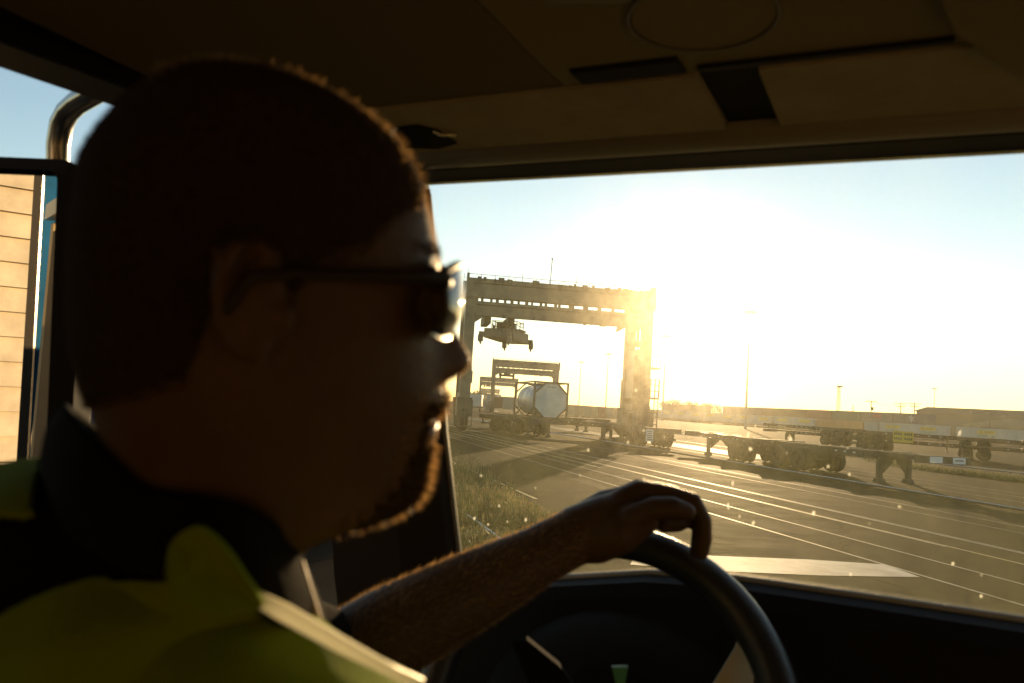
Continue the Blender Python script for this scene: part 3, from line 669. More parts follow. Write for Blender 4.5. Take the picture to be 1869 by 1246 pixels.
for x in (.06, TL-.06):
    for y in (-1.16, 1.16): box(bm, (x-.06, y-.06, .02), (x+.06, y+.06, TH))
    for z in (.08, TH-.06): box(bm, (x-.055, -1.1, z-.06), (x+.055, 1.1, z+.06))
    for sy in (-1, 1):
        for z0, z1 in ((TH-.08, TH-.78), (.1, .80)): tube(bm, [(x, sy*.42, z0), (x, sy*1.12, z1)], .06, 6)
for y in (-1.16, 1.16):
    for z in (TH-.05, .08): box(bm, (.12, y-.045, z-.045), (TL-.12, y+.045, z+.045))
    for k in (1.2, 4.8): tube(bm, [(k-.9, y, .1), (k, y*.75, .7)], .05, 6)
part('frame', bm, M_FR, tk)
bm = B(); oc = [(-1.12, .82), (-1.12, 1.74), (-.46, TH-.12), (.46, TH-.12), (1.12, 1.74), (1.12, .82), (.46, .16), (-.46, .16)]
prism(bm, [Vector((TL-.14, y, z)) for y, z in oc], Vector((.06, 0, 0))); ep = part('end_panel', bm, M_TANK, tk)
bm = B(); 
for y in (-.25, -.1, .08, .24): box(bm, (TL-.079, y-.05, 2.16), (TL-.075, y+.05, 2.22))
part('panel_mark', bm, M_INK, ep)
bm = B(); box(bm, (.4, -.3, 2.36), (5.6, .3, 2.42)); cyl(bm, (3, 0, 2.3), (3, 0, 2.5), .28, 16); part('walkway', bm, M_FR, tk)
a = R(168); tk.rotation_euler.z = R(90-168)
p = frontpt(1005, 54.0, TL, 168); tk.location = (p.x, p.y, 1.245)
tag(tk, 'silver tank container in a square steel frame with an octagonal end plate', 'tank')
# flat trailers behind the tank
cL = make_chassis(12.2); place(cL, gd(893, 62), 118, 'empty chassis lying crosswise left of the tank container, wheels near the left crane leg', YG)
cR = make_chassis(11.0); place(cR, frontpt(1100, 76, 11.0, 60), 60, 'low empty chassis just right of the tank container, pointing at the right crane leg', YG)
# second row
E1 = make_chassis(12.2, color=M_RUST)
place(E1, gd(1562, 73), 146, 'rust brown chassis in the second row, yellow placard on its side', YG)
bm = B(); box(bm, (4.3, -1.27, 1.0), (6.1, -1.24, 1.95)); yp = part('yellow_placard', bm, M_YPL, E1)
bm = B()
for z in (1.62, 1.22):
    for k in range(9): 
        if k != 4: box(bm, (4.42+k*.18, -1.276, z), (4.54+k*.18, -1.272, z+.2))
part('placard_lettering', bm, M_INK, yp)
E2 = make_chassis(12.2, color=M_RUST)
place(E2, gd(1730, 66), 118, 'rust brown chassis at the right picture edge, landing legs under its deck beyond the weeds', YG)
F1 = copy_tree(cC); place(F1, gd(1560, 80), -40, 'dark chassis standing behind the nearest pair, in front of the white containers', YG)
SG = 'chassis stacked on other chassis'
def stackc(base, dz, label):
    k = empty('container_chassis', (0, 0, 0)); 
    for ch in base.children:
        n_ = ch.name.split('.')[0]
        if n_ in ('frame', 'rear_bolster', 'front_bolster', 'cross_bolster', 'wheel', 'axle', 'reflector_tape'):
            q = ch.copy(); COL.objects.link(q); q.parent = k
    k.location = base.location.copy(); k.location.z = dz; k.rotation_euler = base.rotation_euler.copy(); tag(k, label, 'trailer', SG)
stackc(E1, .62, 'brown chassis stacked on top of the chassis with the yellow placard')
stackc(E2, .62, 'brown chassis stacked on the chassis at the right picture edge')
stackc(F1, .62, 'dark chassis stacked on the chassis behind the nearest pair')
# ---------------------------------------------------------------- intermodal row and background containers
M_CW = mat('container_white', (.36, .365, .35), .5, var=.10, vscale=.6)
M_CO = mat('container_orange', (.36, .15, .05), .55, var=.15, vscale=.6)
CC = {'brown': (.17, .09, .05), 'grey': (.22, .23, .22), 'dark blue': (.05, .08, .13), 'green': (.09, .14, .09), 'tan': (.34, .28, .19), 'red': (.24, .06, .035), 'slate': (.12, .13, .14), 'pale blue': (.30, .38, .42)}
for k, v in CC.items(): mat('container_'+k.replace(' ', '_'), tuple(x*.72 for x in v), .6, var=.15, vscale=.5)
BOXES = {}
def container(L, m, ribs=True, h=2.9):
    key = (L, m.name, h)
    if key in BOXES: return BOXES[key]
    bm = B(); n = int(L/.55); pts = []
    # corrugated long sides
    for s in (-1, 1):
        prev = None
        for k in range(n*2+1):
            x = L*k/(n*2); y = s*(1.22-(.035 if k % 2 else 0)); a = bm.verts.new((x, y, .12)); b_ = bm.verts.new((x, y, h-.12))
            if prev: bm.faces.new((prev[0], a, b_, prev[1]))
            prev = (a, b_)
    for s in (-1, 1):
        box(bm, (0, s*1.22-.06, 0), (L, s*1.22+.04, .13)); box(bm, (0, s*1.22-.06, h-.13), (L, s*1.22+.04, h))
        for x in (.06, L-.06): box(bm, (x-.08, s*1.20-.06, .131), (x+.08, s*1.20+.065, h-.131))
    box(bm, (.03, -1.15, .1), (.05, 1.15, h-.1)); box(bm, (L-.05, -1.15, .1), (L-.03, 1.15, h-.1)); box(bm, (.02, -1.15, h-.06), (L-.02, 1.15, h-.02))
    box(bm, (.02, -1.15, .03), (L-.02, 1.15, .07))
    me = bpy.data.meshes.new('container'); bmesh.ops.recalc_face_normals(bm, faces=bm.faces); bm.to_mesh(me); bm.free(); me.materials.append(m); BOXES[key] = me
    return me
def cont(p, dirv, L, m, label, group, z=0, h=2.9):
    r = bpy.data.objects.new('shipping_container', container(L, m, True, h)); COL.objects.link(r)
    r.location = (p.x, p.y, z); r.rotation_euler.z = math.atan2(dirv.y, dirv.x); tag(r, label, 'container', group); return r
GA, GB = gd(1880, 166), gd(1195, 300); GD = (GB-GA).normalized()
perp = Vector((GD.y, -GD.x, 0)); side = -1 if perp.y > 0 else 1      # local -y/+y side that faces the camera
M_LOGO = mat('logo_yellow', (.62, .44, .03), .5); M_TEAL = mat('lettering_green', (.10, .22, .16), .5)
IG = 'white intermodal containers on the railcar row'
LAB = {0: 'white container with a yellow logo panel at the right picture edge, on the railcar row', 1: 'white container with two yellow logo panels behind the yellow placard', 2: 'long orange container between the white ones on the railcar row'}
pos = 0.; k = 0
lay = [(16.2, M_CW, 3.6), (18.0, M_CW, .9), (4.0, mat('container_pale_blue', (.3, .38, .42)), .6), (16.2, M_CO, 1.2)]+[(16.2, M_CW, 1.2)]*6
car_me = None
for L, m, gap in lay:
    if pos+L > (GB-GA).length+8: break
    p = GA+GD*pos
    lb = LAB.get(0 if k == 0 else 1 if k == 1 else 2 if k == 3 else 9)
    if k == 2: lb = 'small pale blue container squeezed between the orange and the white container'
    g_ = IG if m is M_CW else None
    if lb is None: lb = 'white container with yellow panels farther along the railcar row, left of the orange one'
    o = cont(p, GD, L, m, lb, g_, .62, 2.85)
    if m is M_CW:
        ys = -1.27 if (Vector((-GD.y, GD.x, 0))*-1).dot(Vector((0, -1, 0))) > 0 else 1.27
        for fx in ((.22, .78) if k else (.55,)):
            sgn = 1 if ys < 0 else -1
            bm = B(); x = L*fx; box(bm, (x-2.1, ys-.02, 1.55), (x+2.1, ys+.02, 2.35)); a = new_obj('logo_panel', bm, M_LOGO); a.parent = o
            if k < 2:
                mt = Matrix.Translation((x, ys+(-.03 if ys < 0 else .03), 1.95)) @ Matrix.Rotation(0 if ys < 0 else math.pi, 4, 'Z') @ Matrix.Rotation(R(90), 4, 'X')
                bm = B(); text_mesh(bm, 'J.B. HUNT', .78, mt); a2 = new_obj('logo_lettering', bm, M_INK); a2.parent = a
                mt = Matrix.Translation((x, ys+(-.01 if ys < 0 else .01), 1.0)) @ Matrix.Rotation(0 if ys < 0 else math.pi, 4, 'Z') @ Matrix.Rotation(R(90), 4, 'X')
                bm = B(); text_mesh(bm, 'INTERMODAL', .66, mt); a3 = new_obj('side_lettering', bm, M_TEAL); a3.parent = o
    # the railcar under it
    rc = empty('railcar', (p.x, p.y, 0)); rc.rotation_euler.z = o.rotation_euler.z
    bm = B(); box(bm, (-.5, -1.3, .45), (L+.5, 1.3, .615)); box(bm, (0, -1.36, .35), (L, -1.24, .75)); box(bm, (0, 1.24, .35), (L, 1.36, .75)); part('car_frame', bm, M_RUST, rc)
    for x in (.9, L-.9):
        bm = B()
        for s in (-.75, .75):
            for q in (-.6, .6): cyl(bm, (x+q, s-.06, .42), (x+q, s+.06, .42), .42, 16)
        box(bm, (x-.8, -.9, .3), (x+.8, .9, .44)); part('bogie', bm, M_STEEL, rc)
    tag(rc, 'flat railcar under a container of the distant white and orange row', 'railcar', 'railcars of the distant container row')
    pos += L+gap; k += 1
# double-stacked dark containers behind
HA, HB = gd(1700, 205), gd(1225, 345); HD = (HB-HA).normalized(); pos = 0.; k = 0
seq = ['slate', 'dark blue', 'grey', 'slate', 'brown', 'slate', 'brown', 'green', 'brown', 'red', 'tan', 'brown', 'tan', 'brown']
M_FADE = mat('faded_white_mark', (.45, .45, .44), .6); M_RED = mat('faded_red_mark', (.35, .07, .07), .6)
while pos < (HB-HA).length:
    for lv in (0, 1):
        if lv == 1 and k == 8: continue
        c_ = seq[(k*2+lv*3) % len(seq)]; p = HA+HD*pos
        nm = ('top', 'lower')[0 if lv else 1]
        o = cont(p, HD, 12.2, MATS['container_'+c_.replace(' ', '_')], f'{c_} shipping container, {nm} of its pair in the double-stacked row behind the white ones', 'double-stacked containers along the horizon', .55+lv*2.92)
        ys = -1.27 if (Vector((HD.y, -HD.x, 0))).y < 0 else 1.27
        if lv == 1 and k == 0:
            bm = B()
            for a in range(3):
                q = Matrix.Translation((5.5, ys, 1.5)) @ Matrix.Rotation(R(60*a), 4, 'Y'); box(bm, (-.18, -.02, -.95), (.18, .02, .95), q)
            a = new_obj('star_mark', bm, M_FADE); a.parent = o
            o['label'] = 'slate shipping container with a faded white star mark, top of the dark double-stacked row'
        if lv == 1 and k == 1:
            bm = B(); box(bm, (4.0, ys-.02, 1.4), (7.6, ys+.02, 2.3)); a = new_obj('red_mark', bm, M_RED); a.parent = o
            o['label'] = 'shipping container with a faded red name panel, top of the dark double-stacked row'
    pos += 12.6; k += 1
# pale containers, left of the right crane leg
pos = 0.; KA = gd(1040, 205)
for i in range(7):
    c_ = ['tan', 'tan', 'grey', 'tan', 'red', 'grey', 'tan'][i]
    p = gd(1046+i*12.5+ (random.random()-.5)*2, 205+i*2)
    o = cont(p, Vector((.1, 1, 0)), 12.2, MATS['container_'+c_], f'pale {c_} container end-on in the row seen between the tank container and right crane leg', 'containers in a row right of the tank container', 0, 2.9)
for px, d, c_, lb, z in ((902, 190, 'pale blue', 'pale blue container stacked high left of the tank container', 1.6), (899, 190.5, 'grey', 'grey container under the pale blue one left of the tank container', 0),
                      (916, 178, 'brown', 'brown container beside the pale blue one, left of the tank container', .9), (927, 185, 'tan', 'tan container right beside the tank container on its left', 1.1), (934, 160, 'grey', 'grey boxed container half hidden behind the left edge of the tank', .9),
                      (884, 240, 'grey', 'distant grey container behind the left leg of the middle crane', .2)):
    cont(gd(px-5, d), Vector((.15, 1, 0)), 6.1, MATS['container_'+c_.replace(' ', '_')], lb, None, z, 2.6)
    bm = B()
# distant parked semitrailer with tail lights
tr_ = empty('parked_trailer', gd(868, 170)); bm = B(); box(bm, (-1.25, 0, 1.1), (1.25, 12, 3.6), None, .04); part('body', bm, M_CW, tr_)
bm = B(); box(bm, (-1.2, -.05, .8), (1.2, .3, 1.08)); part('bumper', bm, M_STEEL, tr_)
for s in (-1, 1):
    bm = B(); box(bm, (s*.9-.14, -.09, .88), (s*.9+.14, -.052, 1.02)); part('tail_light', bm, mat('tail_light', (.6, .03, .02), .3), tr_)
    bm = B()
    for q in (1.4, 2.6): torus(bm, Vector((s*.95, q, .5)), Vector((1, 0, 0)), .34, .16, 20, 8)
    part('wheel', bm, M_TYRE, tr_, True)
tag(tr_, 'distant white box trailer with red tail lights by the left crane leg', 'trailer')
# ---------------------------------------------------------------- warehouse
wh = empty('warehouse', (0, 0, 0)); a_, b_ = gd(1672, 262), gd(2100, 215)
wx = (b_-a_).normalized(); wy = Vector((-wx.y, wx.x, 0)); WM = frame_m(a_, wx, wy, Zv); WL = (b_-a_).length
M_WALL = mat('warehouse_cladding', (.10, .085, .06), .6, var=.1, vscale=.3); M_ROOF = mat('warehouse_roof', (.07, .07, .065), .5, var=.1, vscale=.2)
bm = B(); box(bm, (0, 0, 0), (WL, 40, 8.2)); bmesh.ops.transform(bm, matrix=WM, verts=bm.verts); part('wall', bm, M_WALL, wh)
bm = B(); prism(bm, [Vector((-.4, -.5, 8.21)), Vector((-.4, -.5, 8.5)), Vector((3.5, -.5, 9.8)), Vector((WL+.5, -.5, 9.9)), Vector((WL+.5, -.5, 8.21))], Vector((0, 41, 0))); bmesh.ops.transform(bm, matrix=WM, verts=bm.verts); part('roof', bm, M_ROOF, wh)
bm = B(); x0 = 16; box(bm, (x0, -6, 0), (x0+26, -.02, 4.6)); prism(bm, [Vector((x0-.5, -6.3, 4.62)), Vector((x0+26.5, -6.3, 4.62)), Vector((x0+13, -6.3, 7.2))], Vector((0, 6.2, 0))); bmesh.ops.transform(bm, matrix=WM, verts=bm.verts); ax = part('annex', bm, mat('annex_cladding', (.20, .165, .11), .6, var=.1, vscale=.4), wh)
bm = B(); box(bm, (x0+6, -6.12, .1), (x0+11, -6.02, 4.0)); bmesh.ops.transform(bm, matrix=WM, verts=bm.verts); part('door', bm, M_STEEL, wh)
bm = B(); box(bm, (x0+5.6, -6.4, 4.02), (x0+11.4, -6.02, 4.4)); bmesh.ops.transform(bm, matrix=WM, verts=bm.verts); part('canopy', bm, M_STEEL, wh)
tag(wh, 'long low warehouse with a grey roof and tan gabled annex at the right edge', 'warehouse')
# ---------------------------------------------------------------- masts and poles
M_MAST = mat('mast_steel', (.30, .28, .24), .5); M_WOOD = mat('pole_wood', (.07, .05, .035), .8, var=.2)
def mast(px, d, ytop, label):
    g_ = gd(px, d); v = ray(px, ytop); h = EYE+v.z/v.y*d; rt_ = empty('light_mast', g_)
    bm = B(); tube(bm, [(0, 0, 0), (0, 0, h)], [.27, .12], 10); part('pole', bm, M_MAST, rt_)
    bm = B(); torus(bm, Vector((0, 0, h-.2)), Zv, 1.0, .09, 20, 6); 
    for k in range(8):
        a = k*math.pi/4; box(bm, (-.3, -.25, -.18), (.3, .25, .12), Matrix.Translation((1.25*math.cos(a), 1.25*math.sin(a), h-.35)) @ Matrix.Rotation(a, 4, 'Z'))
        tube(bm, [(0, 0, h), (1.0*math.cos(a), 1.0*math.sin(a), h-.2)], .05, 5)
    part('lamp_ring', bm, M_MAST, rt_); tag(rt_, label, 'light mast', 'tall yard light masts')
for args in ((1361, 170, 566, 'tallest looking light mast, straight under the sun at picture centre right'), (1209, 245, 611, 'light mast just right of the big crane, half lost in sun glare'),
             (1105, 330, 644, 'light mast under the crane beam, nearest the right crane leg'), (1056, 420, 659, 'light mast under the crane beam right above the tank container'),
             (1704, 440, 708, 'light mast rising above the warehouse roof at right')): mast(*args)
tw = empty('lattice_tower', gd(1529, 380)); bm = B(); h = 20
for sx in (-1, 1):
    for sy in (-1, 1): tube(bm, [(sx*.8, sy*.8, 0), (sx*.45, sy*.45, h)], .10, 5)
for k in range(14):
    z0, z1 = h*k/14, h*(k+1)/14; w0, w1 = .8-.35*z0/h, .8-.35*z1/h
    for s in (-1, 1): tube(bm, [(-w0*s, -w0, z0), (w1*s, -w1, z1)], .06, 4); tube(bm, [(-w0*s, w0, z0), (w1*s, w1, z1)], .06, 4)
part('lattice', bm, M_MAST, tw); bm = B(); box(bm, (-1.2, -1.2, h), (1.2, 1.2, h+.2))
for k in (-1, -.3, .4, 1.0): box(bm, (k-.25, -1.3, h+.2), (k+.25, -.9, h+.8))
part('lamp_head', bm, M_MAST, tw); tag(tw, 'pale lattice tower with lamps on top, right of the sun', 'tower')
def upole(px, d, ytop, label, arms=2, box_=False):
    g_ = gd(px, d); v = ray(px, ytop); h = EYE+v.z/v.y*d; rt_ = empty('utility_pole', g_)
    bm = B(); tube(bm, [(0, 0, 0), (0, 0, h)], [.2, .13], 8); part('pole', bm, M_WOOD, rt_)
    for k in range(arms):
        bm = B(); w = 1.9-.5*k; z = h-.25-k*.95; box(bm, (-w, -.09, z-.09), (w, .09, z+.09))
        for q in (-.9, -.45, .45, .9): tube(bm, [(q*w, 0, z+.09), (q*w, 0, z+.3)], .05, 5)
        part('crossarm', bm, M_WOOD, rt_)
    if box_: bm = B(); cyl(bm, (.45, 0, h-3), (.45, 0, h-2), .3, 10); part('transformer', bm, M_STEEL, rt_)
    tag(rt_, label, 'utility pole', 'wooden utility poles on the skyline')
for a in ((1589, 250, 731, 'utility pole with a wide crossarm and transformer, leftmost clear pole on the skyline', 1, True), (1643, 252, 735, 'left pole of the pair joined by a beam on the skyline', 2), (1668, 250, 735, 'right pole of the pair joined by a beam on the skyline', 2),
          (1772, 235, 747, 'utility pole in front of the warehouse roof, near the right edge', 1), (1807, 232, 750, 'utility pole against the tan annex at the right edge', 1), (1556, 270, 739, 'thin pale pole in front of the dark containers', 0)): upole(*a)
pa, pb = gd(1643, 251), gd(1668, 249.7); bm = B(); tube(bm, [pa+Zv*6.6, pb+Zv*6.6], .12, 6); tag(new_obj('pole_beam', bm, M_WOOD), 'thin horizontal beam linking two utility poles on the skyline', 'beam')
bm = B()
def wire(a, b_, sag): tube(bm, [a.lerp(b_, t/10)-Zv*(sag*4*t/10*(1-t/10)) for t in range(11)], .035, 4)
wire(gd(1772, 235)+Zv*9.2, gd(1668, 250)+Zv*9.8, .9); wire(gd(1807, 232)+Zv*9, gd(1772, 235)+Zv*9.2, .3); wire(gd(1668, 250)+Zv*9.8, gd(1589, 250)+Zv*9.8, .5)
tag(new_obj('overhead_wire', bm, M_STEEL), 'thin overhead wires sagging between the skyline utility poles', 'wire')
# ---------------------------------------------------------------- trees
M_BARK = mat('bark', (.06, .045, .03), .9, var=.2); M_LEAF = mat('leaf_green', (.055, .075, .03), .6, var=.45, vscale=1.2, trans=.3)
def leaf_cloud(bm, c, r, n, s):
    for _ in range(n):
        d = Vector((random.gauss(0, 1), random.gauss(0, 1), random.gauss(0, 1))).normalized()*(random.random()**.45)
        p = Vector((c[0]+d.x*r[0], c[1]+d.y*r[1], c[2]+d.z*r[2])); a = Vector((random.gauss(0, 1), random.gauss(0, 1), random.gauss(0, 1))).normalized(); b_ = a.orthogonal().normalized(); s_ = s*(.6+random.random()*.8)
        bm.faces.new([bm.verts.new(p+a*s_), bm.verts.new(p+b_*s_*.6), bm.verts.new(p-a*s_), bm.verts.new(p-b_*s_*.6)])
def tree(px, d, h, w, label):
    rt_ = empty('tree', gd(px, d)); bm = B(); tube(bm, [(0, 0, 0), (.1, 0, h*.35), (-.1, .1, h*.7)], [h*.03, h*.022, h*.008], 8)
    for k in range(5):
        a = random.random()*6.28; tube(bm, [(.05, 0, h*(.3+.06*k)), (math.cos(a)*w*.5, math.sin(a)*w*.5, h*(.5+.07*k))], [h*.012, h*.004], 5)
    part('trunk', bm, M_BARK, rt_); bm = B()
    for k in range(9): 
        a = random.random()*6.28; q = random.random()**.5*w*.65; leaf_cloud(bm, (math.cos(a)*q, math.sin(a)*q, h*(.45+.45*random.random()*(1-.5*q/w))), (w*.42, w*.42, h*.17), 110, .42)
    part('crown', bm, M_LEAF, rt_); tag(rt_, label, 'tree', 'far trees on the skyline')
for px, d, h, w, lb in ((872, 420, 9, 9, 'rounded green tree on the horizon behind the smallest crane'), (884, 400, 7, 8, 'low green tree on the horizon between two far cranes'), (1228, 420, 10, 8, 'hazy tree on the horizon right of the big crane'), (1245, 400, 11, 9, 'taller hazy tree rising behind the containers right of the big crane'),
                        (1300, 420, 10, 8, 'hazy tree on the horizon directly below the sun'), (1376, 430, 9.5, 10, 'broad hazy tree just right of the tallest light mast')): tree(px, d, h, w, lb)
# ---------------------------------------------------------------- weeds
M_WEED = mat('weed_green', (.10, .115, .035), .6, var=.4, vscale=.8, trans=.4); M_SEED = mat('weed_seedheads', (.36, .26, .13), .7, var=.3, vscale=2, trans=.4)
def weeds(name, spots, label=None):
    bg_, bs = B(), B()
    for (c, rx, ry, n, h) in spots:
        for _ in range(n):
            t = random.random()**.6; a = random.random()*6.283
            p = Vector((c.x, c.y, 0))+V*(math.cos(a)*rx*t)+U*(math.sin(a)*ry*t)
            hh = h*(.35+.75*random.random())*(1.1-.6*t); w = .006+.006*random.random(); ln = Vector((random.gauss(0, .25), random.gauss(0, .25), 0))*hh
            s = Vector((math.cos(a*7), math.sin(a*7), 0))*w; top = p+Zv*hh+ln; mid = p+Zv*hh*.55+ln*.35
            seed = random.random() < .42; b_ = bg_
            vs_ = [b_.verts.new(q) for q in (p-s, p+s, mid+s*.8, mid-s*.8)]; b_.faces.new(vs_)
            t1 = b_.verts.new(top); b_.faces.new((vs_[3], vs_[2], t1))
            for q in range(3):
                f_ = .25+.6*random.random(); bp2 = p.lerp(top, f_); ld_ = Vector((random.gauss(0, 1), random.gauss(0, 1), random.gauss(.3, .5))).normalized()*(.05+.06*random.random()); sd_ = ld_.cross(Zv).normalized()*.012 if ld_.cross(Zv).length > .001 else s
                b_.faces.new([b_.verts.new(x) for x in (bp2, bp2+ld_*.5+sd_, bp2+ld_, bp2+ld_*.5-sd_)])
            if seed:
                for q in range(5):
                    o_ = top-Zv*(q*.018)-ln*.02*q; e_ = Vector((random.gauss(0, .012), random.gauss(0, .012), .02)); f2 = e_.orthogonal().normalized()*.007
                    bs.faces.new([bs.verts.new(x) for x in (o_-f2, o_+e_, o_+f2, o_-e_)])
    me_ = new_obj(name, bg_, M_WEED); tag(me_, label, None, None, 'stuff')
    s_ = new_obj('seedheads', bs, M_SEED); s_.parent = me_
    return me_
sp = []
for px, py, rx, ry, n, h in ((838, 885, .9, 2.2, 900, .75), (850, 930, 1.0, 1.6, 600, .5), (875, 915, .9, 1.5, 600, .45), (905, 930, .8, 1.3, 600, .42), (935, 945, .6, 1.2, 550, .38), (963, 958, .45, .9, 500, .38), (900, 985, .7, .9, 160, .18), (985, 962, .25, .5, 120, .28), (850, 985, .7, 1.0, 160, .18), (800, 930, 1.2, 2.5, 450, .5), (890, 878, .1, .3, 20, .4), (931, 893, .12, .4, 30, .25), (925, 905, .1, .3, 30, .25)):
    sp.append((G(px, py), rx, ry, n, h))
weeds('weeds', sp)
sp = []
for px, py, rx, ry, n, h in ((1590, 838, .6, 4, 300, .3), (1640, 848, .6, 3, 300, .35), (1690, 858, .6, 3, 400, .35), (1740, 864, .7, 3, 500, .4), (1790, 870, .7, 2.5, 500, .4), (1840, 876, .8, 2.5, 600, .4), (1890, 882, .8, 2.5, 500, .4), (1270, 795, .5, 8, 300, .5), (1340, 803, .4, 5, 200, .4)):
    sp.append((G(px, py), rx, ry, n, h))
weeds('weeds', sp)
# rails in the pavement, beyond the weeds and beside the truck
def rail(p, a, b_, name='rail'):
    bm = B(); pts = [p+U*(a+(b_-a)*k/12) for k in range(13)]
    tube(bm, [Vector((q.x, q.y, .03)) for q in pts], .035, 6); return tag(new_obj(name, bm, M_RAIL), kind='structure')
rail(G(1780, 855), -12, 60); rail(G(1300, 838), -30, 60)
bm = B(); tube(bm, [Vector((q.x, q.y, .05)) for q in (G(790, 912), G(822, 928), G(842, 938), G(865, 953), G(895, 976), G(937, 1007), G(990, 1050))], .022, 8)
tag(new_obj('hose', bm, mat('hose_white', (.55, .58, .60), .35, var=.1), None, True), 'thin pale hose curving over the ground beside the weeds', 'hose')
# ---------------------------------------------------------------- wall seen in the mirror
wc = reflect(30, 585, 7.5); wn_ = Vector((sd.x, sd.y, 0)); wn_ = Vector((math.sin(R(24)), math.cos(R(24)), 0)); wt = Vector((wn_.y, -wn_.x, 0))
M_SID = mat('siding_cream', (.46, .38, .26), .7, var=.24, vscale=2.6, bump=.1, bscale=8)
sh = empty('shed', (wc.x, wc.y, 0)); SM = frame_m(Vector((wc.x, wc.y, 0)), wt, wn_, Zv)
bm = B(); z = 1.05
while z < 7.4:
    prism(bm, [Vector((-9, 0, z)), Vector((-9, .065, z)), Vector((-9, .012, z+.228)), Vector((-9, 0, z+.228))], Vector((18, 0, 0))); z += .232
bmesh.ops.transform(bm, matrix=Matrix.Identity(4), verts=bm.verts); o = part('siding', bm, M_SID, sh)
bm = B(); box(bm, (-9, -6, 0), (9, -.005, 7.6)); part('wall', bm, M_SID, sh)
bm = B(); box(bm, (-9, -.004, 0), (9, .08, 1.04)); part('base', bm, mat('base_concrete', (.36, .30, .22), .8, var=.15), sh)
bm = B(); prism(bm, [Vector((-9.4, .5, 7.6)), Vector((-9.4, -6.5, 7.6)), Vector((-9.4, -6.5, 7.8)), Vector((-9.4, -3, 8.8)), Vector((-9.4, .5, 7.8))], Vector((18.8, 0, 0))); part('roof', bm, M_ROOF, sh)
sh.rotation_euler.z = math.atan2(wt.y, wt.x); tag(sh, 'cream clapboard shed wall in sunlight, seen reflected in the side mirror', 'shed')
cont(gd(60, 13), Vector((.9, .35, 0)), 6.1, MATS.get('container_dark_blue'), 'dark blue container outside the driver window, glimpsed beside the mirror', None, 0, 2.5)
# ================================================================ DRIVER
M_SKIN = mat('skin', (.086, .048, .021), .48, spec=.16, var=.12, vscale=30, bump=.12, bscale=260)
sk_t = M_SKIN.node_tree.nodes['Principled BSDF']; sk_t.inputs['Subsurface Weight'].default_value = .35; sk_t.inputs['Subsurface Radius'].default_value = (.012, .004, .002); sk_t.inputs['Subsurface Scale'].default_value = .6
HN = ray(465, 540).normalized(); HC = CAM + HN*.44
HU = (rt - HN*rt.dot(HN)).normalized(); HV = HU.cross(-HN).normalized()*-1
if HV.z < 0: HV = -HV
HW = -HN                                   # toward the passenger seat
def uv(px, py):
    p = hit(px, py, HC, HN)-HC; return p.dot(HU), p.dot(HV)
def hp(px, py, lat=0.): u, v = uv(px, py); return HC+HU*u+HV*v+HW*lat
SC = .96                                   # outline allowance for the roundness of the head
XF = [(131, 455), (136, 500), (150, 560), (170, 608), (190, 642), (215, 677), (260, 724), (310, 752), (345, 767), (400, 781), (450, 791), (480, 797), (505, 794), (540, 788), (600, 788), (660, 793), (700, 800), (735, 802), (770, 796), (815, 792), (860, 779), (900, 776), (915, 769), (928, 762), (940, 742), (950, 716), (960, 688), (975, 642), (988, 600), (1003, 570), (1027, 548), (1060, 542), (1130, 530)]
XB = [(131, 380), (136, 335), (150, 297), (170, 271), (190, 250), (215, 223), (260, 186), (310, 157), (345, 147), (400, 139), (450, 134), (490, 132), (560, 131), (600, 133), (640, 140), (670, 149), (700, 160), (735, 171), (790, 188), (850, 198), (900, 196), (960, 180), (1040, 160), (1130, 140)]
WW = [(131, .020), (136, .034), (150, .050), (170, .059), (215, .068), (310, .0755), (400, .078), (480, .077), (560, .0745), (640, .072), (700, .070), (780, .066), (860, .061), (906, .056), (940, .054), (985, .053), (1027, .054), (1130, .062)]
TJ = [(480, .06), (600, .16), (700, .30), (800, .42), (900, .52), (985, .3), (1060, 0)]
NOSE = [(490, 0), (520, 6), (560, 18), (600, 36), (640, 54), (655, 60), (668, 61), (682, 55), (693, 42), (703, 14), (712, 0)]
LIP = [(712, 0), (728, 12), (740, 15), (752, 10), (764, -6), (774, -14), (784, -4), (797, 4), (812, 2), (830, -3), (850, -2), (885, 3), (905, 0)]
bm = B(); rings = []; NS = 72
y = 131.0
while y <= 1130:
    xf, xb = interp(XF, y), interp(XB, y); W = interp(WW, y); tj = interp(TJ, y)
    uf, ub = uv(xf, y)[0], uv(xb, y)[0]; v_ = uv((xf+xb)/2, y if y > 310 else 310-(310-y)*.905)[1]; uc, a = (uf+ub)/2, (uf-ub)/2
    mpp = (uv(601, y)[0]-uv(600, y)[0]); nz, lp = interp(NOSE, y)*mpp*1.22, interp(LIP, y)*mpp
    ring = []
    for k in range(NS):
        th = 2*math.pi*k/NS; cs, sn = math.cos(th), math.sin(th); s = .5+.5*cs
        lat = W*math.copysign(abs(sn)**.86, sn)*(1-tj*s*s); u = uc+a*math.copysign(abs(cs)**.95, cs)
        if cs > 0:
            sg = .0065+.0075*min(1, max(0, (y-520)/150)); u += nz*math.exp(-(lat/sg)**2)
            u += lp*math.exp(-(lat/.021)**2)
            u -= .009*math.exp(-((abs(lat)-.031)/.014)**2)*math.exp(-((y-548)/36)**2)*cs
        ring.append(bm.verts.new(HC+HU*u*1.0+HV*v_+HW*lat))
    rings.append(ring); y += 7 if y > 200 else 3.5
for i in range(len(rings)-1):
    for k in range(NS): bm.faces.new((rings[i][k], rings[i][(k+1) % NS], rings[i+1][(k+1) % NS], rings[i+1][k]))
bm.faces.new(rings[0]); bm.faces.new(rings[-1][::-1])
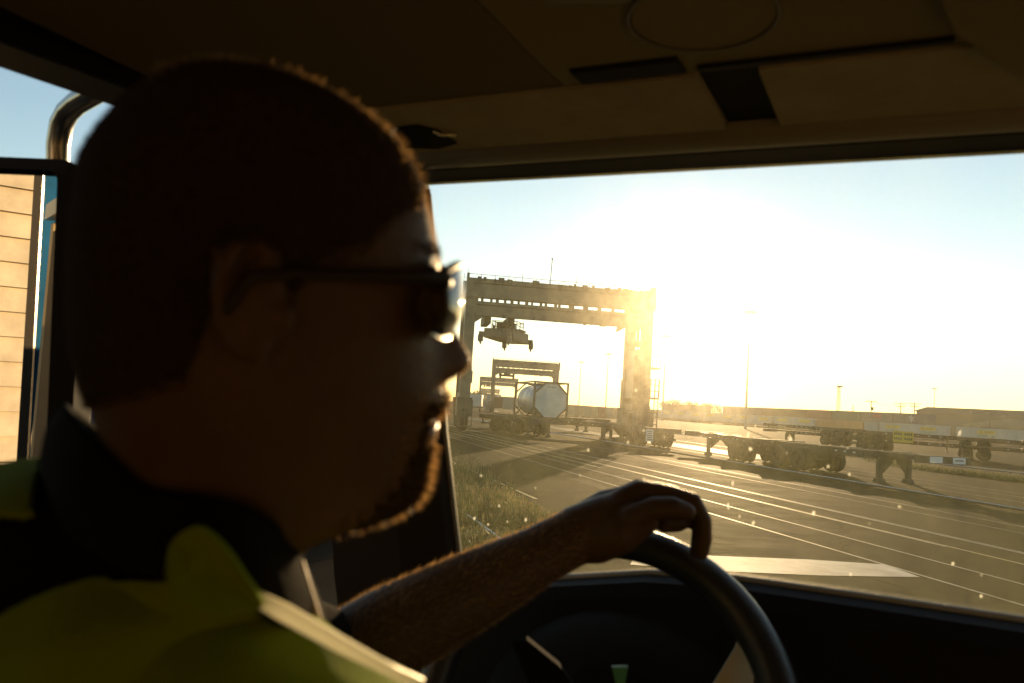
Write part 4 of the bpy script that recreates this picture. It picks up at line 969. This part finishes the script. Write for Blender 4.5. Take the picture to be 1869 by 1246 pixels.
# ears
for s in (-1, 1):
    pts = []; ec = hp(462, 560, s*.076)
    for k in range(15):
        t = R(-60+k*20.5); pts.append(ec+HU*(-.014*math.cos(t)*(1 if math.cos(t) > 0 else .75))+HV*(.026*math.sin(t)+.004)+HW*s*(.002+.005*max(0, math.cos(t))))
    capsule(bm, pts, [.0036]*15, 8)
    ellipsoid(bm, ec+HW*s*.003-HV*.002, (.012, .021, .006), (HU, HV, HW), 14); ellipsoid(bm, ec+HU*.013-HV*.004+HW*s*.003, (.005, .008, .006), (HU, HV, HW), 8)
    ellipsoid(bm, ec+HU*.001-HV*.020+HW*s*.004, (.006, .006, .004), (HU, HV, HW), 8)
    ellipsoid(bm, hp(782, 548, s*.030), (.0115, .0115, .0115), None, 12)          # eyeballs under the lids
# limbs and trunk
def rel(x, y, z): return CAM+Vector((x, y, z))
SEG = []
def limb(tag_, pts, rad):
    capsule(bm, pts, rad, 20)
    for i in range(len(pts)-1): SEG.append((tag_, pts[i], pts[i+1], rad[i], rad[i+1]))
NB = rel(-.185, .425, -.16); RS = rel(.03, .325, -.235); LS = rel(-.325, .50, -.135)
EL = at(598, 1215, .775); WR = at(1062, 972, .86)
limb('torso', [NB, rel(-.16, .43, -.30), rel(-.17, .41, -.46), rel(-.20, .36, -.59)], [.085, .145, .140, .130])
limb('torso', [rel(-.18, .42, -.152), rel(-.09, .38, -.188), RS], [.062, .057, .058])
limb('torso', [rel(-.22, .43, -.125), LS], [.070, .064])
limb('torso', [rel(-.07, .40, -.30), rel(-.27, .48, -.29)], [.11, .11])
SEG.append(('head', hp(465, 400), hp(465, 800), .1, .08)); SEG.append(('neck', hp(390, 880), hp(375, 950), .055, .055))
limb('upper_arm', [LS, LS.lerp(EL, .5), EL], [.060, .054, .045])
FA = [EL, EL.lerp(WR, .22), EL.lerp(WR, .5), EL.lerp(WR, .8), WR]
limb('forearm', FA, [.043, .046, .041, .0315, .030])
ER = rel(.10, .33, -.46); WRr = rel(.08, .58, -.53)
limb('upper_arm', [RS, RS.lerp(ER, .5), ER], [.058, .052, .044]); limb('forearm', [ER, ER.lerp(WRr, .3), WRr], [.042, .043, .028])
for s in (-1, 1):
    hip = rel(-.20, .36, -.60)-Lv*s*.095; kn = hip+Fv*.44+Zv*.0-Lv*s*.06; an = kn+Fv*.12-Zv*.50
    limb('leg', [hip, hip.lerp(kn, .5), kn], [.095, .082, .06]); limb('leg', [kn, kn.lerp(an, .3), an], [.058, .056, .038]); limb('foot', [an-Zv*.05-Fv*.03, an-Zv*.065+Fv*.19], [.042, .034])
# left hand draped over the wheel
D0 = .865
def hpnt(px, py, d=0.): return at(px, py, D0+d)
def bone(pts, rad): limb('hand', [hpnt(*p) for p in pts], rad)
bone([(1050, 975, -.005), (1110, 952, -.006), (1155, 932, .0)], [.030, .0295, .025])
bone([(1060, 968, .022), (1115, 935, .022), (1162, 915, .025)], [.028, .027, .021])
bone([(1065, 968, .045), (1118, 930, .05), (1160, 915, .055)], [.022, .022, .017])
bone([(1085, 985, -.012), (1135, 968, -.022), (1175, 950, -.026)], [.026, .024, .016])            # thumb base
bone([(1150, 950, -.028), (1196, 927, -.036), (1228, 926, -.036), (1254, 934, -.034)], [.0155, .0125, .0115, .0095])   # thumb
bone([(1135, 918, -.004), (1168, 896, -.004), (1218, 903, -.008), (1266, 916, -.010), (1283, 950, -.012), (1284, 985, -.014), (1281, 1010, -.016)], [.016, .0125, .0112, .0105, .0098, .0092, .0075])   # index
bone([(1135, 915, .022), (1166, 893, .022), (1222, 902, .024), (1268, 918, .026), (1280, 958, .022), (1275, 992, .018), (1270, 1006, .014)], [.016, .0125, .0112, .0105, .0098, .0092, .0075])
bone([(1130, 920, .046), (1160, 899, .048), (1210, 905, .050), (1248, 920, .052), (1260, 943, .042), (1238, 955, .022), (1212, 958, .014)], [.015, .0125, .0115, .0108, .0102, .0098, .0090])
bone([(1125, 930, .068), (1152, 912, .072), (1192, 915, .074), (1232, 930, .076), (1240, 946, .062), (1222, 953, .046), (1204, 956, .04)], [.013, .0112, .0104, .0098, .0092, .0086, .0080])
# right hand resting on the thigh
hd = (Fv*.8-Zv*.15+Lv*.3).normalized(); sdv = hd.cross(Zv).normalized()
limb('hand', [WRr, WRr+hd*.05, WRr+hd*.09], [.028, .030, .026])
for k in range(4):
    o_ = WRr+hd*.09+sdv*(k-1.5)*.0205; l_ = (.075, .085, .08, .062)[k]; limb('hand', [o_-hd*.02, o_+hd*l_*.5, o_+hd*l_*.85-Zv*.02], [.010, .009, .0075])
limb('hand', [WRr+hd*.03-sdv*.02, WRr+hd*.06-sdv*.045, WRr+hd*.10-sdv*.05], [.014, .011, .009])
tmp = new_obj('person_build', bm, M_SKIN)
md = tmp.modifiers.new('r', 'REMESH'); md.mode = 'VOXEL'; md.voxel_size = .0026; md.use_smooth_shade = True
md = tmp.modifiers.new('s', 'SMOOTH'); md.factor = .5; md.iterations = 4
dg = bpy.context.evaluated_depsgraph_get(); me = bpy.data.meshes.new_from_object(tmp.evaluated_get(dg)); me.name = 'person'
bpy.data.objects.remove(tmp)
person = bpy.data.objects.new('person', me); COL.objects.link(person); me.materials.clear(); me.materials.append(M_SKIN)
for p in me.polygons: p.use_smooth = True
tag(person, 'driver in lime vest and sunglasses, profile in shadow, left hand draped over the steering wheel', 'person')
def pchild(name, bm, m, smooth=False): 
    o = new_obj(name, bm, m, None, smooth); o.parent = person; return o
# ---- clothing shells taken from the body's own surface
import numpy as np
nv = len(me.vertices); P = np.empty(nv*3, np.float32); me.vertices.foreach_get('co', P); P = P.reshape(-1, 3)
NRM = np.empty(nv*3, np.float32); me.vertices.foreach_get('normal', NRM); NRM = NRM.reshape(-1, 3)
best = np.full(nv, 1e9, np.float32); lab = np.zeros(nv, np.int32); names = sorted({s[0] for s in SEG}); tpar = np.zeros(nv, np.float32)
for nm, a, b_, ra, rb in SEG:
    a, b_ = np.array(a, np.float32), np.array(b_, np.float32); ab = b_-a; t = np.clip(((P-a)@ab)/(ab@ab), 0, 1)
    d = np.linalg.norm(P-(a+t[:, None]*ab), axis=1)-(ra+(rb-ra)*t); k = d < best; best[k] = d[k]; lab[k] = names.index(nm); tpar[k] = t[k]
def is_(n): return lab == names.index(n)
loops = np.empty(len(me.loops), np.int32); me.loops.foreach_get('vertex_index', loops)
quads = loops.reshape(-1, 4)
def shell(name, mask, off, thick, m, wrinkle=0.):
    f = quads[mask[quads].all(axis=1)]; used = np.unique(f); remap = -np.ones(nv, np.int64); remap[used] = np.arange(len(used))
    co = P[used]+NRM[used]*off
    if wrinkle:
        for i in range(len(co)):
            q = co[i]; co[i] = q+NRM[used[i]]*wrinkle*noise.noise(Vector((q[0]*22, q[1]*22, q[2]*12)))
    m2 = bpy.data.meshes.new(name); m2.from_pydata(co.tolist(), [], remap[f].tolist()); m2.materials.append(m)
    for p in m2.polygons: p.use_smooth = True
    o = bpy.data.objects.new(name, m2); COL.objects.link(o); o.parent = person
    sm = o.modifiers.new('smooth', 'SMOOTH'); sm.factor = .6; sm.iterations = 10 if off > .002 else 1
    sd_ = o.modifiers.new('thick', 'SOLIDIFY'); sd_.thickness = thick; sd_.offset = 1; return o
M_JACK = mat('dark_jacket_cloth', (.010, .007, .004), .95, spec=.05, var=.2, vscale=20, bump=.2, bscale=500)
M_VEST = mat('lime_vest_mesh', (.23, .30, .008), .85, spec=.1, var=.10, vscale=15, bump=.35, bscale=700, trans=.25)
M_TROU = mat('trouser_cloth', (.03, .032, .04), .85)
M_TAPE = mat('reflective_tape', (.88, .80, .55), .35, trans=.65)
torso, uarm = is_('torso'), is_('upper_arm')
shell('jacket', torso | (is_('neck') & (P[:, 2] < EYE-.085)) | (uarm & (tpar < .98)), .003, .003, M_JACK, .004)
nbx = np.array(rel(-.185, .425, -.10)); dn = np.linalg.norm(P-nbx, axis=1)
cv = P-np.array(CAM, np.float32); dp = cv@np.array(fw, np.float32); ppx = W0/2+FPX*(cv@np.array(rt, np.float32))/dp; ppy = H0/2-FPX*(cv@np.array(up, np.float32))/dp
near_ = dp < .44; edge_ = np.interp(ppx, [0, 110, 188, 272, 337, 447, 520], [1138, 1096, 1070, 1046, 1052, 1090, 1120])
lown = torso | (is_('neck') & (P[:, 2] < EYE-.085))
shell('vest', (lown & (np.where(near_, ppy > edge_, dn > .045) | ((ppx < 90) & (ppy < 985))) & (P[:, 2] > EYE-.56)), .010, .004, M_VEST, .006)
shell('trousers', is_('leg') | (torso & (P[:, 2] < EYE-.53)), .006, .003, M_TROU, .004)
# collar
def lofted(name, rowsA, m, close=True, smooth=True):
    bm = B(); vr = [[bm.verts.new(p) for p in r] for r in rowsA]; n = len(rowsA[0])
    for i in range(len(vr)-1):
        for k in range(n if close else n-1): bm.faces.new((vr[i][k], vr[i][(k+1) % n], vr[i+1][(k+1) % n], vr[i+1][k]))
    o = pchild(name, bm, m, smooth); sd_ = o.modifiers.new('thick', 'SOLIDIFY'); sd_.thickness = .005; sd_.offset = 0; return o
def ring_pts(keys, n=56):
    """closed smooth loop through key points"""
    out = []; K = len(keys)
    for i in range(n):
        t = i*K/n; j = int(t); f = t-j; p0, p1, p2, p3 = keys[(j-1) % K], keys[j % K], keys[(j+1) % K], keys[(j+2) % K]
        out.append(.5*((2*p1)+(p2-p0)*f+(2*p0-5*p1+4*p2-p3)*f*f+(3*p1-p0-3*p2+p3)*f**3))
    return out
top_k = [at(128, 742, .42), at(170, 800, .375), at(265, 892, .360), (at(360, 910, .355)), at(445, 930, .362), at(508, 970, .385), at(545, 1030, .42), at(490, 1000, .465), at(360, 930, .49), at(220, 820, .475)]
bot_k = [at(95, 850, .43), at(100, 930, .38), at(180, 1010, .350), at(300, 1058, .338), at(430, 1098, .345), at(530, 1150, .37), at(590, 1170, .43), at(510, 1110, .50), at(360, 1030, .53), at(200, 930, .49)]
t_, b_ = ring_pts(top_k), ring_pts(bot_k)
cent = sum(t_, Vector())/len(t_)
rows_ = []
for f in (0, .12, .3, .5, .7, .88, 1):
    rows_.append([p.lerp(q, f)+((p.lerp(q, f)-cent).normalized())*(.005*math.sin(math.pi*f)) for p, q in zip(t_, b_)])
col_ = lofted('collar', rows_, M_JACK)
# pale strip painting sunlight on the collar's front edge, vest strap and tape
def ribbon(name, pts, wv, th, m):
    bm = B(); n = len(pts); nv_ = fw
    vs_ = []
    for i, p in enumerate(pts):
        t = (pts[min(i+1, n-1)]-pts[max(i-1, 0)]).normalized(); s = nv_.cross(t).normalized()
        w = wv[i] if isinstance(wv, list) else wv
        vs_.append([bm.verts.new(p+s*w/2-nv_*th/2), bm.verts.new(p-s*w/2-nv_*th/2), bm.verts.new(p-s*w/2+nv_*th/2), bm.verts.new(p+s*w/2+nv_*th/2)])
    for i in range(n-1):
        for k in range(4): bm.faces.new((vs_[i][k], vs_[i][(k+1) % 4], vs_[i+1][(k+1) % 4], vs_[i+1][k]))
    bm.faces.new(vs_[0][::-1]); bm.faces.new(vs_[-1]); return pchild(name, bm, m, True)
ribbon('collar_edge', [at(x, y, .395) for x, y in ((548, 1026), (559, 1065), (573, 1112), (590, 1165))], [.003, .0035, .004, .003], .004, mat('collar_sunlit_edge', (.5, .40, .28), .6, trans=.45))
tp_ = [(436, 1078, .345), (470, 1092, .347), (520, 1118, .349), (580, 1152, .35), (630, 1180, .35), (690, 1211, .348), (770, 1251, .344)]
ribbon('reflective_tape', [at(*p) for p in tp_], [.0012, .0045, .006, .0055, .005, .0035, .004], .006, M_TAPE)
bm = B(); q = ring_pts([at(*p) for p in ((306, 1008, .330), (330, 972, .332), (366, 963, .333), (410, 1000, .333), (446, 1052, .334), (478, 1108, .338), (400, 1120, .326), (312, 1080, .320))], 32)
prism(bm, q, fw*.004); pchild('vest_strap', bm, M_VEST)
# ---- hair, beard, arm hair as short strands
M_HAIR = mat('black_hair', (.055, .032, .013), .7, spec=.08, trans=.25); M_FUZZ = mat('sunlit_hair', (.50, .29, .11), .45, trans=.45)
area = np.linalg.norm(np.cross(P[quads[:, 1]]-P[quads[:, 0]], P[quads[:, 2]]-P[quads[:, 0]]), axis=1)
cen = P[quads].mean(axis=1); fn = NRM[quads].mean(axis=1); fl = lab[quads[:, 0]]
rel_ = cen-np.array(HC, np.float32); fu, fv_, fwv = rel_@np.array(HU, np.float32), rel_@np.array(HV, np.float32), rel_@np.array(HW, np.float32)
rng = np.random.default_rng(3)
def strands(name, mask, n, L, w, m, dirv, jit=.35, lift=1.0):
    idx = np.nonzero(mask)[0]; pr = area[idx]; sel = rng.choice(idx, n, p=pr/pr.sum())
    r3 = rng.random((n, 4)); r3 /= r3.sum(axis=1)[:, None]; base = (P[quads[sel]]*r3[:, :, None]).sum(axis=1); nn = fn[sel]; nn = nn/np.linalg.norm(nn, axis=1)[:, None]
    d = nn*lift+rng.normal(0, jit, (n, 3))+np.array(dirv); d /= np.linalg.norm(d, axis=1)[:, None]
    s = np.cross(d, rng.normal(0, 1, (n, 3))); s /= np.linalg.norm(s, axis=1)[:, None]; l = L*(.55+.6*rng.random(n))[:, None]; b0 = base-nn*.0006
    V_ = np.stack([b0-s*w, b0+s*w, b0+d*l], axis=1).reshape(-1, 3); F_ = np.arange(3*n).reshape(-1, 3)
    m2 = bpy.data.meshes.new(name); m2.from_pydata(V_.tolist(), [], F_.tolist()); m2.materials.append(m); o = bpy.data.objects.new(name, m2); COL.objects.link(o); o.parent = person; return o
def uvx(px, py): return uv(px, py)
hl = [(uvx(770, 330)), (uvx(745, 385)), uvx(690, 420), uvx(640, 470), uvx(560, 500), uvx(520, 560), uvx(500, 470), uvx(430, 480), uvx(390, 600), uvx(360, 680), uvx(170, 735)]
hline = sorted([(a, b_) for a, b_ in hl]); hu = np.array([a for a, _ in hline]); hv_ = np.array([b_ for _, b_ in hline])
head = (fl == names.index('head')) | (fl == names.index('neck'))
lowv = np.interp(fu, hu, hv_)
earm = (np.abs(fwv) > .070) & (fu < uv(505, 500)[0]) & (fu > uv(400, 500)[0]) & (fv_ < uv(450, 470)[1])
hairm = head & (fv_ > lowv) & ~earm
hv3 = np.zeros(nv, bool); hv3[np.unique(quads[hairm & (fv_ > lowv+.005)])] = True
shell('scalp_hair', hv3, .0004, .0012, mat('cropped_hair', (.058, .034, .013), .85, spec=.08, var=.3, vscale=300, bump=.8, bscale=900))
strands('hair', hairm, 90000, .0046, .00022, M_HAIR, (0, 0, -.15))
ju = lambda px, py: uv(px, py)
bl = [ju(500, 860), ju(600, 900), ju(690, 870), ju(735, 800), ju(765, 715), ju(830, 695)]
bl = sorted(bl); bu = np.array([a for a, _ in bl]); bv = np.array([b_ for _, b_ in bl])
beard = head & (fv_ < np.interp(fu, bu, bv)) & (fv_ > uv(700, 975)[1]) & (fu > uv(560, 800)[0]) & ~((fv_ < uv(700, 782)[1]) & (fv_ > uv(700, 812)[1]) & (fu > uv(765, 790)[0])) & ~((fv_ < uv(700, 758)[1]) & (fv_ > uv(700, 782)[1]) & (fu > uv(765, 790)[0]))
fade = np.clip((fu-uv(600, 900)[0])/(uv(720, 900)[0]-uv(600, 900)[0]), 0, 1)*np.clip((np.interp(fu, bu, bv)-fv_)/.012, .0, 1)
beard = beard & (rng.random(len(cen)) < fade)
strands('beard_sun_glints', beard & (rng.random(len(cen)) < 2) & (np.abs(fwv) < .012), 900, .0080, .00035, M_FUZZ, tuple(HU*.35-HV*.4))  # pale strands painting the sun's glints along the beard
strands('beard', beard, 9000, .0050, .00025, M_HAIR, tuple(HU*.25-HV*.5))
fa = (fl == names.index('forearm'))
farL = fa & (cen[:, 1] > .7)
strands('arm_hair', farL, 9000, .0085, .00020, M_FUZZ, tuple((WR-EL).normalized()*1.3), .4, .45)
ff = head & (fu > uv(700, 500)[0]) & (np.abs(fwv) < .035) & (fv_ < uv(770, 325)[1])
strands('face_sun_rim', ff, 13000, .0026, .00016, M_FUZZ, tuple(-HV*.4), .3, 1.0)  # pale strands added to draw a golden sun rim on the profile
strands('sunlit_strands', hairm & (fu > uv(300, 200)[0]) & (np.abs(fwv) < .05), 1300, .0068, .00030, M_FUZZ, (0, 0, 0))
brow = head & (np.abs(fv_-uv(795, 462)[1]) < .0035) & (np.abs(fwv) > .010) & (np.abs(fwv) < .052) & (fu > uv(700, 460)[0])
strands('eyebrows', brow, 700, .0035, .0003, M_HAIR, tuple(HW*0), .4, .6)
bm = B()
for s in (-1, 1): ellipsoid(bm, hp(788, 548, s*.030), (.0105, .0105, .0105), None, 14)
pchild('eyes', bm, mat('eye_white', (.5, .47, .42), .25), True)
bm = B(); mpts = [hp(774-abs(k)*4.2*abs(k)/3, 773+abs(k)*1.0, k*.0062) + HU*.0045 for k in (-4, -3, -2, -1, 0, 1, 2, 3, 4)]
capsule(bm, mpts, [.0012, .002, .0028, .003, .0028, .003, .0028, .002, .0012], 8); pchild('lips', bm, mat('lip_skin', (.18, .075, .055), .4), True)
# ---- sunglasses
sg_m = bpy.data.materials.new('dark_lens'); sg_m.use_nodes = True; t = sg_m.node_tree; t.nodes.remove(t.nodes['Principled BSDF'])
gl = t.nodes.new('ShaderNodeBsdfGlossy'); gl.inputs['Roughness'].default_value = .03; tr = t.nodes.new('ShaderNodeBsdfTransparent'); tr.inputs[0].default_value = (.10, .09, .07, 1)
fr = t.nodes.new('ShaderNodeFresnel'); fr.inputs[0].default_value = 1.6; mx = t.nodes.new('ShaderNodeMixShader'); t.links.new(fr.outputs[0], mx.inputs[0]); t.links.new(tr.outputs[0], mx.inputs[1]); t.links.new(gl.outputs[0], mx.inputs[2]); t.links.new(mx.outputs[0], t.nodes['Material Output'].inputs[0])
M_SGF = mat('sunglass_frame', (.022, .014, .009), .5, spec=.2); M_SGM = mat('sunglass_metal', (.6, .52, .40), .25, 1.0)
sg = None
def lens_pt(s, a, v):
    """a: 0 at the nose .. 1 at the temple; v: -1 bottom .. 1 top"""
    bulge = .0035*(1-v*v)
    lat = .006+.056*a; fwdpx = 836-2*a-64*a**1.9
    x0 = fwdpx-6; yc = 545+8*a; hh = 60*(1-.25*abs(2*a-1)**2.5)
    yy = yc-v*hh*(1 if v > 0 else 1.05); x0 -= (5 if v > 0 else 20)*v*v*(1 if v < 0 else .5)
    return hp(x0, yy, s*lat)+HU*bulge*.6
for s in (-1, 1):
    bm = B(); n = 14; m_ = 10; g = []
    for i in range(n+1):
        r_ = []
        for j in range(m_+1):
            r_.append(bm.verts.new(lens_pt(s, i/n, -1+2*j/m_)))
        g.append(r_)
    for i in range(n):
        for j in range(m_): bm.faces.new((g[i][j], g[i+1][j], g[i+1][j+1], g[i][j+1]))
    ln = new_obj('lens', bm, sg_m, None, True)
    if sg is None:
        bm = B()
        for q in (-1, 1):
            capsule(bm, [lens_pt(q, i/10, 1.03) for i in range(11)], [.0022]*11, 8)
            tpts = [lens_pt(q, 1, .75), hp(760, 512, q*.072), hp(640, 508, q*.080), hp(520, 506, q*.083), hp(455, 512, q*.086), hp(425, 560, q*.085)]
            capsule(bm, tpts, [.0042, .0040, .0034, .003, .003, .0025], 8)
        capsule(bm, [lens_pt(-1, 0, .7), hp(838, 505, 0), lens_pt(1, 0, .7)], [.002, .002, .002], 8)
        sg = pchild('sunglasses', bm, M_SGF, True)
    ln.parent = sg
    sdm = ln.modifiers.new('thick', 'SOLIDIFY'); sdm.thickness = .0018
    bm = B(); capsule(bm, [lens_pt(s, i/12, -1.0) for i in range(13)], [.0011]*13, 8); lr = new_obj('lens_rim', bm, M_SGM, None, True); lr.parent = sg
    bm = B(); capsule(bm, [lens_pt(s, 0.0, -1+2*i/12) for i in range(13)], [.0009]*13, 8); lr = new_obj('lens_edge', bm, M_SGM, None, True); lr.parent = sg
# paper on the dash behind the wheel
bm = B(); q = [at(*p) for p in ((1362, 1092, .89), (1384, 1150, .885), (1377, 1205, .88), (1374, 1275, .87), (1285, 1275, .87), (1318, 1222, .875), (1343, 1180, .88))]
prism(bm, q, fw*.0015); tag(new_obj('paper', bm, mat('paper_white', (.62, .58, .52), .7, var=.08)), 'folded white paper standing behind the right side of the steering wheel', 'paper')
# ================================================================ AIR
def haze(density, aniso):
    m = bpy.data.materials.new('haze_air'); m.use_nodes = True; t = m.node_tree; t.nodes.remove(t.nodes['Principled BSDF'])
    v = t.nodes.new('ShaderNodeVolumePrincipled'); v.inputs['Color'].default_value = (.92, .88, .80, 1); v.inputs['Density'].default_value = density; v.inputs['Anisotropy'].default_value = aniso
    t.links.new(v.outputs[0], t.nodes['Material Output'].inputs['Volume'])
    bm = B(); box(bm, (-1520, -220, -1), (1520, 1520, 44)); return tag(new_obj('haze', bm, m), kind='stuff')
haze(.00022, .55)
